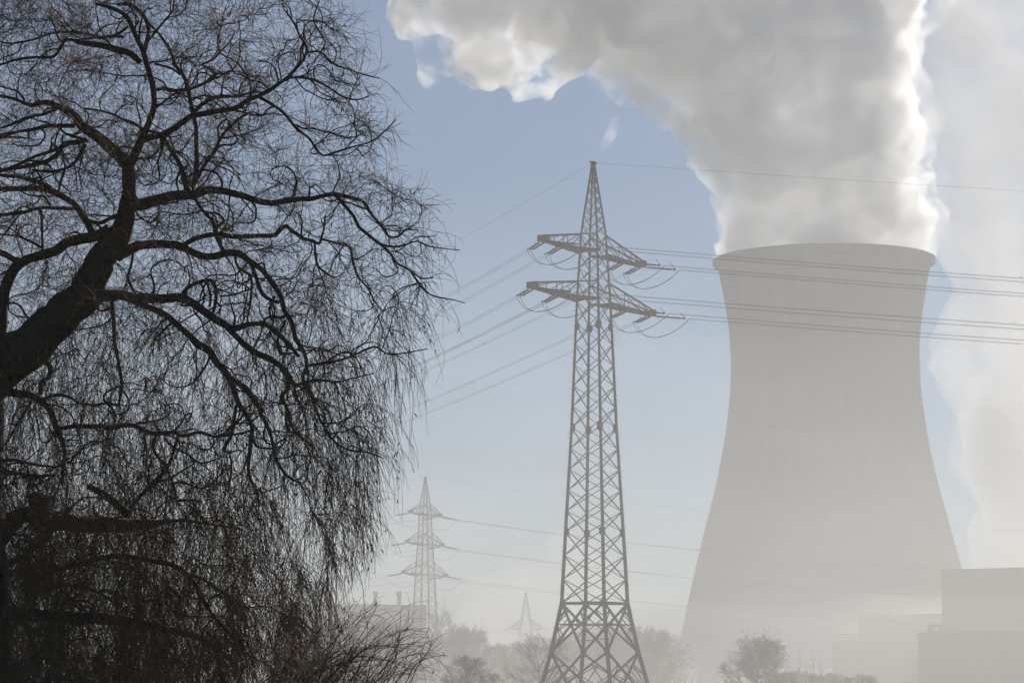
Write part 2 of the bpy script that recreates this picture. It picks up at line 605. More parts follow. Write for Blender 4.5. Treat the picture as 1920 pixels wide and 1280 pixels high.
def make_pylon(root, hw, levels, legw, bw, arms, apex_z, ins_L, ins_r, attach_dirs, low=None, plates=(), double=True, jump=2.2, pl=0.55):
    """hw(z): half width of the square body; levels: z of the X panels; arms: (z_bottom, z_top, half length, attach offsets)."""
    cs = [(-1, -1), (1, -1), (1, 1), (-1, 1)]

    def corner(k, z):
        h = hw(z)
        return Vector((cs[k % 4][0] * h, cs[k % 4][1] * h, z))
    zmax = levels[-1]
    knots = sorted(set([0.0] + list(levels) + ([low['waist'], low['joint']] if low else [])))
    for k in range(4):
        mb_ = MB()
        for z0, z1 in zip(knots, knots[1:]):
            t = min(1.0, z0 / zmax)
            mb_.bar(corner(k, z0), corner(k, z1 + 0.02), legw * (1 - .6 * t))
        lg = mb_.build('leg', m_steel, root)
        for z in plates:
            c = corner(k, z)
            q = MB()
            for s in (1, -1):
                c2 = corner(k + s, z)
                d = (c2 - c).normalized()
                a0, a1 = c - Vector((0, 0, pl)), c + Vector((0, 0, pl))
                nrm = d.cross(Vector((0, 0, 1))) * 0.03
                w = pl * .62
                outl = [a0, c + d * w - Vector((0, 0, pl * .45)), c + d * w + Vector((0, 0, pl * .45)), a1, c - d * .12]
                vv = [p + nrm * 3 for p in outl] + [p - nrm * 3 for p in outl]
                n = 5
                q.add(vv, [tuple(range(n)), tuple(reversed(range(n, 2 * n)))] + [(i, n + i, n + (i + 1) % n, (i + 1) % n) for i in range(n)])
            q.build('gusset_plate', m_steel, lg)
    for i, (z0, z1) in enumerate(zip(levels, levels[1:])):
        t = min(1.0, z0 / zmax)
        w = bw * (1 - .45 * t)
        for k in range(4):
            e = (corner(k + 1, z0) - corner(k, z0)).normalized().cross(Vector((0, 0, 1))) * (w * .45)
            piece('brace', corner(k, z0) + e, corner(k + 1, z1) + e, w, root, w * .5)
            piece('brace', corner(k + 1, z0) - e, corner(k, z1) - e, w, root, w * .5)
    if low:
        zw, zj = low['waist'], low['joint']
        for k in range(4):
            A, B = corner(k, zw), corner(k + 1, zw)
            C, D = corner(k, zj), corner(k + 1, zj)
            E, F = corner(k, 0), corner(k + 1, 0)
            piece('strut', A, B, bw * 1.3, root)
            piece('brace', A, D, bw * 1.35, root)
            piece('brace', B, C, bw * 1.35, root)
            zm = zw - (zw - zj) * 0.44
            P, Q = corner(k, zm), corner(k + 1, zm)
            piece('strut', P, Q, bw * .8, root)
            for (c0, c1, x0) in ((A, C, D), (B, D, C)):
                # small redundants between the leg and the big diagonal
                top = c0
                for f in (0.3, 0.62):
                    l0 = c0.lerp(c1, f)
                    d0 = c0.lerp(x0, f * .5)
                    piece('brace', l0, d0, bw * .55, root)
                piece('brace', c0.lerp(c1, .44), c0.lerp(x0, .16), bw * .55, root)
                other = (B if c0 is A else A)
                piece('brace', c0.lerp(c1, .44), other.lerp(c1, .74), bw * .55, root)
                piece('brace', c0.lerp(c1, .75), other.lerp(c1, .74), bw * .55, root)
            M = (E + F) / 2
            piece('brace', C, C.lerp(F, .97), bw * 1.35, root)
            piece('brace', D, D.lerp(E, .97), bw * 1.35, root)
            for (c0, e0, f0) in ((C, E, F), (D, F, E)):
                piece('brace', c0.lerp(e0, .4), c0.lerp(f0, .22), bw * .55, root)
                piece('brace', c0.lerp(e0, .75), c0.lerp(f0, .4), bw * .55, root)
                piece('brace', c0.lerp(e0, .75), c0.lerp(f0, .22), bw * .55, root)
        piece('strut', corner(0, zw), corner(2, zw), bw, root)
        piece('strut', corner(1, zw - .1), corner(3, zw - .1), bw, root)
    # peak cap
    mb_ = MB()
    h = hw(zmax)
    mb_.box(-h - .08, h + .08, -h - .08, h + .08, zmax, apex_z)
    mb_.bar((-.7, 0, apex_z - .1), (.7, 0, apex_z - .1), .12)
    mb_.build('peak_cap', m_steel, root)
    ins = insulator_mesh(ins_L, ins_r)
    ends = []
    for ai, (zb, zt, L, offs) in enumerate(arms):
        hb, ht = hw(zb), hw(zt)
        for s in (-1, 1):
            tipb = [Vector((s * L, y * .28, zb + .05)) for y in (-1, 1)]
            tipt = [Vector((s * L, y * .28, zb + .5)) for y in (-1, 1)]
            rb = [Vector((s * hb, y * hb, zb)) for y in (-1, 1)]
            rt = [Vector((s * ht, y * ht, zt)) for y in (-1, 1)]
            mb_ = MB()
            for j in (0, 1):
                mb_.bar(rb[j], tipb[j], bw * 1.25)
                mb_.bar(rt[j], tipt[j], bw * .95)
            mb_.bar(tipb[0] - Vector((0, .3, -.2)), tipb[1] + Vector((0, .3, .2)), .35, .6)
            arm = mb_.build('cross_arm', m_steel, root)
            n = max(4, int(round((L - hb) / 1.45)))
            for i in range(n):
                f0, f1 = i / n, (i + 1) / n
                a, b = (0, 1) if i % 2 else (1, 0)
                piece('brace', rb[a].lerp(tipb[a], f0), rb[b].lerp(tipb[b], f1), bw * .8, arm)
                piece('brace', rb[b].lerp(tipb[b], f0), rb[a].lerp(tipb[a], f1), bw * .55, arm)
                if i:
                    piece('strut', rb[0].lerp(tipb[0], f0), rb[1].lerp(tipb[1], f0), bw * .7, arm)
            m_ = max(3, n // 2)
            for j in (0, 1):
                for i in range(m_):
                    f0, f1 = i / m_, (i + 1) / m_
                    piece('brace', rt[j].lerp(tipt[j], f0), rb[j].lerp(tipb[j], f1), bw * .5, arm)
                    if i:
                        piece('strut', rb[j].lerp(tipb[j], f0), rt[j].lerp(tipt[j], f0), bw * .5, arm)
            for oi, off in enumerate(offs):
                p0 = Vector((s * off, 0, zb - .05))
                if off < L - 0.5:
                    w_ = hb + (.28 - hb) * (off - hb) / (L - hb)
                    piece('hanger_beam', Vector((s * off, -w_ - .1, zb)), Vector((s * off, w_ + .1, zb)), .3, arm)
                yokes = []
                for di, d in enumerate(attach_dirs):
                    d = Vector(d).normalized()
                    side = Vector((-d.y, d.x, 0)).normalized()
                    ystart = p0 + d * (0.4 if off > L - .5 else w_ * .9)
                    sx = empty('insulator_string', (0, 0, 0))
                    sx.parent = root
                    gap = 0.22 if double else 0.0
                    for sg in ((-1, 1) if double else (0,)):
                        link('insulator', ins, None, sx, dir_matrix(ystart + side * gap * sg, d))
                    e = ystart + d * (ins_L + .15)
                    mb_ = MB()
                    mb_.bar(e - side * .4, e + side * .4, .14)
                    mb_.bar(e - side * .25 + Vector((0, 0, .05)), e - side * .25 + Vector((0, 0, .55)) - d * .4, .05)
                    mb_.build('yoke', m_steel, sx)
                    piece('link_bar', p0, ystart, .12, sx)
                    e2 = e + d * .5
                    yokes.append((e2, side, d))
                    ends.append((ai, s, oi, di, e2, side, d))
                # jumper loops between the two strings
                (ea, sa, da), (eb, sb, db) = yokes
                for sg in ((-1, 1) if double else (0,)):
                    A, B = ea + sa * .2 * sg, eb - sb * .2 * sg
                    ctl = p0 - Vector((0, 0, jump))
                    pts = []
                    for i in range(17):
                        t = i / 16
                        base = A.lerp(B, t)
                        # bow out under the arm
                        q = A * (1 - t) ** 2 + (p0 * 1.0) * 2 * t * (1 - t) + B * t ** 2
                        q.z = base.z - jump * (4 * t * (1 - t)) ** .85
                        pts.append(q)
                    mb_ = MB(); mb_.tube(pts, .03 if double else .045, 5)
                    mb_.build('jumper_cable', m_wire, root)
    return ends


def lerp_table(tab):
    zs_ = [t[0] for t in tab]; ws_ = [t[1] for t in tab]
    return lambda z: float(np.interp(z, zs_, ws_))


# --- main pylon
PD = 270.0
PX = at(1114, 800, PD).x
ROT = R(59.0)


def pz(y, D=PD): return at(1114, y, D).z


wid = [(305, 4), (437, 47), (570, 64), (802, 85), (990, 108), (1130, 124), (1222, 164), (1280, 197), (1326, 223)]
tab = sorted((max(0.0, pz(y)), w / 2 / FPX * PD / 1.372) for y, w in wid)
tab[0] = (0.0, tab[0][1])
hw1 = lerp_table(tab)
zwaist, zjoint = pz(1130), pz(1222)
lev = [zwaist]
marks = [(1130, 997, 3), (997, 802, 5), (802, 567, 6), (567, 530, 1), (530, 476, 2), (476, 441, 1), (441, 330, 6), (330, 309, 2)]
for y0, y1, n in marks:
    for i in range(1, n + 1):
        lev.append(pz(y0 + (y1 - y0) * i / n))
pylon = empty('transmission_pylon', (PX, PD, 0), ROT)
tag(pylon, 'tall steel lattice pylon with two wide crossarms standing nearest, in front of the cooling tower', 'pylon')
AZ_L, AZ_R = R(-20.0), R(82.0)


def local_dir(az, rot, drop=-.06):
    v = Vector((math.sin(az), math.cos(az), 0))
    c, s_ = math.cos(-rot), math.sin(-rot)
    return Vector((v.x * c - v.y * s_, v.x * s_ + v.y * c, drop))


ends = make_pylon(pylon, hw1, lev, 0.29, 0.135,
                  [(pz(566), pz(530), 11.5, (11.4, 6.6)), (pz(476), pz(441), 9.5, (9.4, 6.0))],
                  pz(303), 2.9, .10, [local_dir(AZ_L, ROT), local_dir(AZ_R, ROT)],
                  {'waist': zwaist, 'joint': zjoint}, plates=(zwaist, zjoint, pz(997), pz(802), pz(612)), jump=1.8)
# step bolts up two legs
mb = MB()
for k, (sx_, sy_) in enumerate(((1, -1), (-1, 1))):
    z = 2.5
    while z < pz(480):
        h = hw1(z)
        p = Vector((sx_ * h, sy_ * h, z))
        o_ = Vector((sx_, 0, 0)) if int(z * 10) % 2 else Vector((0, sy_, 0))
        mb.bar(p, p + o_ * .42, .035)
        z += .45
tag(mb.build('step_bolt', m_steel, pylon), kind='stuff')


def world_pt(root_x, root_y, rot, p):
    c, s_ = math.cos(rot), math.sin(rot)
    return Vector((root_x + p.x * c - p.y * s_, root_y + p.x * s_ + p.y * c, p.z))


ARMN = {0: 'lower', 1: 'upper'}
for (ai, s, oi, di, e, side, d) in ends:
    az = AZ_L if di == 0 else AZ_R
    a = world_pt(PX, PD, ROT, e)
    sd = world_pt(0, 0, ROT, Vector((side.x, side.y, 0)))
    L = 350.0
    b = a + Vector((math.sin(az) * L, math.cos(az) * L, 0))
    root = empty('power_cable', a)
    where = 'nearest pylon\'s ' + ARMN[ai] + ' crossarm, ' + ('left' if s < 0 else 'right') + (' tip' if oi == 0 else ' half, midway along')
    lab = ('twin wires leading left from the ' if di == 0 else 'twin wires leading right from the ') + where
    tag(root, lab, 'cable', 'twin wires of the nearest pylon')
    for sg in (-1, 1):
        mb = MB()
        mb.tube([p - a + sd * .2 * sg for p in sag_pts(a, b, 5.0 if di == 0 else 5.5)], .015, 5)
        mb.build('wire', m_wire, root)
    mb = MB()
    for t in (.12, .3, .5, .7, .88):
        p = a.lerp(b, t) - a - Vector((0, 0, 4 * 5.2 * t * (1 - t)))
        mb.bar(p - sd * .22, p + sd * .22, .05)
    mb.build('spacer', m_wire, root)
top = Vector((PX, PD, pz(305)))
for az, lab in ((AZ_L, 'thin earth wire running from the peak of the nearest pylon down left to the willow'), (AZ_R, 'thin earth wire running right from the peak of the nearest pylon across the steam')):
    b = top + Vector((math.sin(az) * 350, math.cos(az) * 350, 0))
    mb = MB(); mb.tube([p - top for p in sag_pts(top, b, 4.0)], .011, 5)
    o = mb.build('earth_wire', m_wire)
    o.location = top
    tag(o, lab, 'cable')

# --- second pylon, three crossarms
D2 = 675.0
X2 = at(797, 1050, D2).x
ROT2 = R(65.0)


def pz2(y): return at(797, y, D2).z


tab2 = [(0.0, 58)] + sorted((pz2(y), w) for y, w in [(895, 2), (950, 21), (1016, 27), (1073, 35), (1217, 49)])
hw2 = lerp_table([(z, w / 2 / FPX * D2 / 1.33) for z, w in tab2])
lev2 = [0.0]
for y0, y1, n in [(1305, 1217, 4), (1217, 1078, 8), (1078, 1055, 2), (1055, 1022, 3), (1022, 1000, 2), (1000, 966, 3), (966, 945, 2), (945, 900, 5)]:
    for i in range(1, n + 1):
        lev2.append(max(0.3, pz2(y0 + (y1 - y0) * i / n)))
pyl2 = empty('transmission_pylon', (X2, D2, 0), ROT2)
tag(pyl2, 'hazy steel lattice pylon with three crossarms, second nearest, beside the willow twigs', 'pylon')
AZ2L, AZ2R = R(-72.0), R(62.0)
ends2 = make_pylon(pyl2, hw2, lev2, .36, .14,
                   [(pz2(1077), pz2(1052), 11.2, (11.0,)), (pz2(1020), pz2(997), 9.4, (9.2,)), (pz2(964), pz2(944), 7.9, (7.7,))],
                   pz2(893), 3.6, .24, [local_dir(AZ2L, ROT2, -.14), local_dir(AZ2R, ROT2, -.14)], None, double=False, jump=2.6)
LV = ['bottom', 'middle', 'top']
for (ai, s, oi, di, e, side, d) in ends2:
    az = AZ2L if di == 0 else AZ2R
    a = world_pt(X2, D2, ROT2, e)
    b = a + Vector((math.sin(az) * 360, math.cos(az) * 360, 0))
    mb = MB(); mb.tube([p - a for p in sag_pts(a, b, 9.5)], .036, 5)
    o = mb.build('power_cable', m_wire)
    o.location = a
    tag(o, 'single wire from the %s end of the three-armed pylon\'s %s crossarm, %s' % ('left' if s < 0 else 'right', LV[ai], 'leading left' if di == 0 else 'leading right'), 'cable', 'single wires of the three-armed pylon')
top = Vector((X2, D2, pz2(895)))
for az, lab in ((AZ2L, 'thin earth wire leading left from the peak of the three-armed pylon'), (AZ2R, 'thin earth wire leading right from the peak of the three-armed pylon')):
    b = top + Vector((math.sin(az) * 360, math.cos(az) * 360, 0))
    mb = MB(); mb.tube([p - top for p in sag_pts(top, b, 8.0)], .026, 5)
    o = mb.build('earth_wire', m_wire); o.location = top
    tag(o, lab, 'cable')

# --- third, farthest pylon
D3 = 1150.0
X3 = at(986, 1180, D3).x
ROT3 = R(12.0)


def pz3(y): return at(986, y, D3).z


hw3 = lerp_table([(0.0, 2.9), (pz3(1178), 2.3), (pz3(1160), 1.7), (pz3(1112), .2)])
lev3 = [0.0]
for y0, y1, n in [(1297, 1178, 6), (1178, 1160, 1), (1160, 1114, 4)]:
    for i in range(1, n + 1):
        lev3.append(max(.5, pz3(y0 + (y1 - y0) * i / n)))
pyl3 = empty('transmission_pylon', (X3, D3, 0), ROT3)
tag(pyl3, 'smallest, faintest lattice pylon with one crossarm rising behind the misty treeline', 'pylon')
ends3 = make_pylon(pyl3, hw3, lev3, .4, .22, [(pz3(1178), pz3(1160), 6.6, (6.4,))], pz3(1110), 2.4, .2,
                   [local_dir(R(-60), ROT3, -.1), local_dir(R(75), ROT3, -.1)], None, double=False, jump=1.8)
for (ai, s, oi, di, e, side, d) in ends3:
    az = R(-60) if di == 0 else R(75)
    a = world_pt(X3, D3, ROT3, e)
    b = a + Vector((math.sin(az) * 240, math.cos(az) * 240, 0)) if di else a + Vector((math.sin(az) * 240, math.cos(az) * 240, 0))
    mb = MB(); mb.tube([p - a for p in sag_pts(a, b, 6)], .05, 4)
    o = mb.build('power_cable', m_wire); o.location = a
    tag(o, 'faint wire from the %s arm of the smallest pylon %s' % ('left' if s < 0 else 'right', 'leading left' if di == 0 else 'leading right'), 'cable', 'wires of the smallest pylon')
# ------------------------------------------------------------------ willow
WD = 40.0
m_bark = bsdf_mat('wet_willow_bark', (0.03, 0.024, 0.018), 0.8, scale=9.0, spec=0.1, bump=0.9, col2=(0.075, 0.06, 0.044))
m_twig = bsdf_mat('wet_willow_twig', (0.2, 0.118, 0.062), 0.7, spec=0.08)
m_leaf = bsdf_mat('yellowed_leaf', (0.24, 0.17, 0.04), 0.6, 0.4, 3.0)
m_drop = bsdf_mat('water_drop', (0.6, 0.6, 0.6), 0.2, spec=0.6)

LIMBS = [  # traced limbs: (photo px x, y, width) ; '+' marks limbs that start on an earlier one
 [(-60,735,112),(-5,690,100),(60,642,82),(110,600,74),(150,560,68),(172,525,62),(190,490,56),(212,455,48),(232,422,38),(240,380,30),(242,340,27),(240,308,26)],
 [(240,312,22),(228,296,24),(207,277,23),(180,255,21),(155,238,18),(140,218,16),(117,205,13),(87,192,10),(60,198,8),(25,185,6),(0,180,5)],
 [(243,312,20),(255,285,17),(268,255,14),(279,230,12),(289,200,11),(286,165,11),(278,130,11),(270,100,10),(258,75,9),(247,50,9),(240,35,9),(225,22,8),(200,12,7),(180,8,5)],
 [(270,98,9),(276,75,8),(279,55,8),(273,36,8),(262,22,8),(250,12,8),(235,8,7),(220,9,6)],
 [(264,117,11),(245,103,13),(222,93,13),(195,86,12),(165,82,11),(141,77,9)],
 [(145,78,5),(125,74,6),(112,92,6),(100,106,6),(62,108,5),(30,112,5),(0,122,4)],
 [(266,262,13),(285,256,13),(302,254,12),(320,245,12),(345,228,11),(360,217,11),(400,209,10),(440,203,10),(468,186,9),(485,180,8),(505,170,7),(522,158,7),(540,145,6),(556,128,6),(570,110,5),(575,88,5),(562,68,4),(552,45,4),(535,20,3)],
 [(485,182,7),(510,196,6),(532,212,6),(555,240,6),(580,260,5),(592,278,5),(606,292,4),(630,285,4),(662,275,3),(702,262,3),(742,225,2)],
 [(360,217,8),(372,200,8),(395,186,8),(412,181,7),(450,179,6),(480,172,5)],
 [(540,146,5),(562,145,5),(590,150,5),(620,166,4),(642,181,4),(668,187,3),(692,181,2)],
 [(576,98,4),(600,98,4),(618,114,4),(632,123,4),(652,130,3),(682,140,3),(712,147,2)],
 [(600,100,4),(610,80,3),(600,62,3),(588,40,3),(592,20,3),(600,0,2)],
 [(362,216,9),(357,190,8),(352,165,8),(345,145,7),(330,124,6),(322,102,6),(310,80,5),(295,60,5),(275,42,4)],
 [(366,340,10),(369,310,9),(368,270,8),(367,235,8),(362,217,8)],
 [(360,352,10),(378,318,8),(400,286,7),(414,258,6),(430,240,6),(452,220,5),(470,210,4)],
 [(304,255,7),(320,280,9),(336,305,9),(343,330,10),(352,358,11)],
 [(302,254,6),(303,280,5),(296,305,4),(300,330,4)],
 [(300,250,6),(270,243,6),(248,230,6),(232,225,5),(215,216,5),(190,208,4),(160,203,4)],
 [(288,170,6),(305,166,7),(325,170,8),(350,168,6),(372,161,6),(395,150,6),(405,140,6),(392,128,5),(378,122,4),(400,112,4),(415,95,4),(430,80,3),(440,62,3)],
 [(290,120,5),(320,128,4),(338,140,4)],
 [(272,82,7),(290,62,5),(310,38,4),(324,20,4),(326,0,3)],
 [(246,380,24),(265,384,24),(290,377,21),(325,367,19),(362,365,18),(385,357,16),(412,358,14),(450,365,13),(480,376,12),(505,380,12),(530,378,11),(555,373,10),(587,372,9),(606,367,8),(630,364,8),(655,370,7),(682,378,6),(692,395,6),(706,413,5),(718,428,5),(728,443,4),(745,444,4),(763,430,3),(785,432,2)],
 [(628,364,8),(640,378,8),(655,395,7),(664,407,7),(672,425,7),(690,440,6),(706,453,6),(722,465,5),(735,480,5),(743,493,4),(760,501,4),(776,512,4),(792,522,3),(812,520,2)],
 [(716,458,4),(740,463,4),(762,458,3),(782,452,3),(802,461,3),(832,466,2),(862,469,1.6)],
 [(770,508,4),(786,531,4),(802,549,3),(822,557,3),(850,562,2),(872,568,1.6)],
 [(216,482,26),(230,473,24),(245,467,21),(265,460,17),(300,458,16),(337,460,15),(360,474,14),(390,480,14),(425,475,13),(450,476,13),(466,487,12),(480,497,11),(493,508,10),(512,532,10),(527,556,9),(533,583,9),(547,603,9),(555,635,9),(571,664,8),(575,688,7),(567,706,7),(572,722,6),(582,738,6),(591,762,6),(601,788,5),(617,814,5),(635,834,4),(661,845,4),(692,848,3),(720,860,2)],
 [(470,492,8),(480,520,8),(492,551,8),(508,562,7),(524,567,7)],
 [(574,686,6),(600,681,6),(640,674,5),(665,665,4),(702,650,4),(732,664,3),(802,654,2)],
 [(347,458,10),(362,449,10),(380,443,10),(405,440,10),(440,443,10),(480,442,9),(515,440,9),(528,428,8),(538,424,8),(545,432,8),(556,438,8),(568,447,7),(585,452,7),(598,456,6),(602,446,5),(607,430,4),(610,404,4)],
 [(602,448,5),(630,455,5),(655,463,5),(660,480,5),(665,502,5),(672,520,4),(690,540,4),(700,560,3),(716,582,2)],
 [(590,456,5),(592,480,5),(597,500,5),(611,511,4),(628,521,3),(642,512,2)],
 [(160,556,44),(185,553,28),(215,553,20),(250,557,19),(300,560,18),(332,556,17),(360,567,16),(387,587,15),(412,602,14),(437,616,13),(460,610,10),(480,606,9),(502,610,9),(522,627,8),(545,648,7),(560,668,6)],
 [(425,615,10),(442,630,11),(460,648,12),(480,662,12),(505,672,12),(525,685,11),(542,705,11),(552,722,10),(564,719,7),(580,714,6),(610,713,5),(632,716,4),(665,708,3),(700,700,2)],
 [(551,720,6),(555,742,6),(562,758,5),(568,772,4)],
 [(540,702,7),(540,730,7),(526,742,7),(535,760,7),(545,790,6),(555,812,6),(570,822,5),(590,840,4)],
 [(246,563,11),(262,570,12),(290,580,12),(312,591,12),(330,607,12),(355,628,13),(372,645,15),(390,655,15),(405,678,14),(425,701,13),(436,724,12),(447,755,11),(462,776,10),(472,798,9),(470,832,8),(466,865,7),(467,892,6),(480,918,5),(486,950,4)],
 [(436,710,9),(460,732,9),(480,753,8),(492,780,7),(503,803,7),(512,830,6),(516,857,6),(537,890,5),(563,905,4)],
 [(443,760,6),(437,800,6),(431,822,6),(420,842,6),(430,850,4),(434,880,4),(428,920,3)],
 [(342,556,8),(348,543,8),(367,531,7),(390,525,7),(402,533,7),(405,557,7),(401,580,6),(392,600,5)],
 [(388,527,5),(395,555,5),(393,575,5)],
 [(412,556,3),(440,552,4),(460,545,3),(475,540,2)],
 [(205,428,24),(190,438,22),(172,444,21),(150,448,20),(125,456,19),(105,470,19),(75,478,18),(50,488,18),(25,506,20),(10,540,22),(4,580,22),(0,640,24),(-10,700,26)],
 [(48,490,12),(30,488,12),(12,478,12),(-10,470,12)],
 [(176,446,14),(168,425,14),(158,406,14),(149,394,13),(133,378,12),(110,365,12),(85,355,12),(50,353,11),(0,354,10),(-30,356,10)],
 [(95,352,8),(70,341,9),(40,333,8),(0,328,7),(-20,326,6)],
 [(146,392,8),(110,390,7),(75,390,6),(40,399,6),(0,403,5)],
 [(160,410,7),(185,418,8),(205,410,8),(225,402,10)],
 [(80,474,5),(79,430,5),(77,396,5)],
 [(80,466,5),(55,452,5),(30,442,4),(0,440,4)],
 [(160,262,10),(140,268,10),(120,272,10),(105,290,9),(80,305,9),(50,312,8),(0,320,7)],
 [(125,272,7),(100,282,7),(70,292,6),(30,310,5),(0,322,5)],
 [(160,270,8),(150,290,7),(140,305,7),(120,317,6),(90,322,5),(60,318,4)],
 [(140,236,9),(115,236,9),(90,236,8),(65,242,7),(30,248,6),(0,258,6)],
 [(112,240,5),(122,250,5),(145,258,6),(165,265,7)],
 [(105,204,6),(80,215,6),(50,220,5),(20,235,5),(0,240,4)],
 [(232,70,6),(215,68,6),(190,70,6),(170,65,5),(130,60,5),(100,62,4),(60,75,4),(20,82,4),(0,78,3)],
 [(240,50,5),(225,62,5),(205,70,5)],
 [(-20,726,24),(0,730,20),(37,738,15),(65,745,14),(85,757,13),(97,775,13),(105,800,12),(117,827,10),(121,852,8),(117,890,6),(116,910,4)],
 [(110,804,8),(130,800,9),(160,798,9),(210,800,9),(250,797,9),(275,810,8),(300,812,8),(325,810,7),(345,817,7),(375,810,6),(400,818,5),(440,814,4),(480,805,3)],
 [(294,814,6),(287,835,6),(295,857,5),(310,870,5),(316,886,5),(325,906,4),(331,935,4)],
 [(334,818,6),(327,840,6),(315,876,5),(297,900,5),(275,920,5),(243,952,5)],
 [(308,822,4),(326,838,4),(350,850,4),(375,867,4),(400,862,3),(428,850,2)],
 [(214,795,4),(214,770,5),(195,750,5),(200,735,4),(222,724,4)],
 [(78,660,9),(85,676,10),(94,690,10),(92,707,9),(78,715,9),(75,738,9)],
 [(82,748,7),(105,740,7),(125,742,6),(150,755,4),(162,757,3)],
 [(60,752,5),(35,790,4),(18,820,4),(0,845,3)],
 [(-30,1030,34),(0,1008,34),(25,978,34),(50,965,32),(100,976,30),(150,984,28),(200,984,30),(245,984,24),(280,983,18),(310,978,10),(350,976,7),(410,985,5),(450,990,3)],
 [(75,968,34),(72,945,38),(66,935,30),(62,926,22)],
 [(165,912,10),(185,922,13),(202,932,15),(220,946,15),(240,965,16)],
 [(95,985,20),(85,1010,14),(60,1030,12),(30,1050,12),(0,1060,12)],
 [(70,1085,10),(100,1068,12),(130,1060,12),(162,1053,11),(207,1043,10),(250,1045,10),(287,1052,10),(320,1057,10),(350,1077,9),(370,1102,8),(385,1132,7),(405,1160,6),(422,1178,5),(440,1200,3)],
 [(350,1078,6),(380,1085,5),(420,1110,4),(455,1130,3)],
 [(-30,1150,30),(0,1150,26),(60,1152,24),(120,1155,22),(175,1158,22),(225,1165,22),(270,1171,19),(312,1181,15),(362,1191,12),(392,1207,10),(420,1225,7),(450,1260,5)],
 [(60,1110,8),(100,1098,7),(125,1097,6),(175,1107,6),(200,1120,6),(225,1135,5),(250,1150,5),(272,1165,4)],
 [(300,1080,4),(312,1095,6),(330,1112,6),(338,1120,5)],
 [(-30,900,10),(0,868,9),(25,862,6),(60,870,5),(105,875,4)],
 [(-20,880,8),(20,885,7),(70,892,6),(105,890,5)],
 [(245,952,5),(262,930,5),(285,905,5),(310,880,4)],
 [(325,905,4),(345,905,4),(375,915,4),(402,905,3)],
 [(331,938,4),(352,937,5),(378,940,4)],
 [(290,905,4),(320,895,4),(345,880,4),(365,868,3)],
 [(535,600,5),(520,640,6),(528,665,6)],
 [(515,555,5),(505,580,5),(510,600,5)],
 [(420,475,8),(405,440,8),(398,415,6),(380,395,6),(365,370,7)],
 [(400,430,6),(420,415,6),(405,400,5),(385,400,4)],
 [(440,475,6),(446,500,5),(470,520,5),(470,560,5),(465,590,4)],
 [(250,470,5),(245,500,5),(240,520,5),(250,545,5)],
 [(210,562,8),(213,600,8),(215,640,7),(222,680,7),(228,720,6),(222,760,5)],
 [(480,606,6),(525,597,0.1)],
]

wr = random.Random(11)


def smooth_chain(pts, step):
    """Catmull-Rom through (x, y, w, d)."""
    P = [np.array(p, float) for p in pts]
    out = []
    for i in range(len(P) - 1):
        p0, p1, p2, p3 = P[max(i - 1, 0)], P[i], P[i + 1], P[min(i + 2, len(P) - 1)]
        n = max(2, int(np.hypot(*(p2 - p1)[:2]) / step))
        for k in range(n):
            t = k / n
            out.append(.5 * ((2 * p1) + (-p0 + p2) * t + (2 * p0 - 5 * p1 + 4 * p2 - p3) * t * t + (-p0 + 3 * p1 - 3 * p2 + p3) * t ** 3))
    out.append(P[-1])
    return out


SCALE = WD / FPX                       # metres per photo pixel at the tree
willow = empty('willow_tree', (at(-40, 1300, WD).x, WD, 0))
tag(willow, 'big bare weeping willow with dark twisting limbs and hanging twigs, standing nearest', 'tree')
W0 = Vector(willow.location)
nodes = []                             # (pos, radius, dir) along every limb: where side shoots may start
kd = []


def limb_obj(name, pts3, rads, sides):
    mb_ = MB()
    mb_.tube([p - W0 for p in pts3], rads, sides)
    return mb_.build(name, m_bark, willow, True)


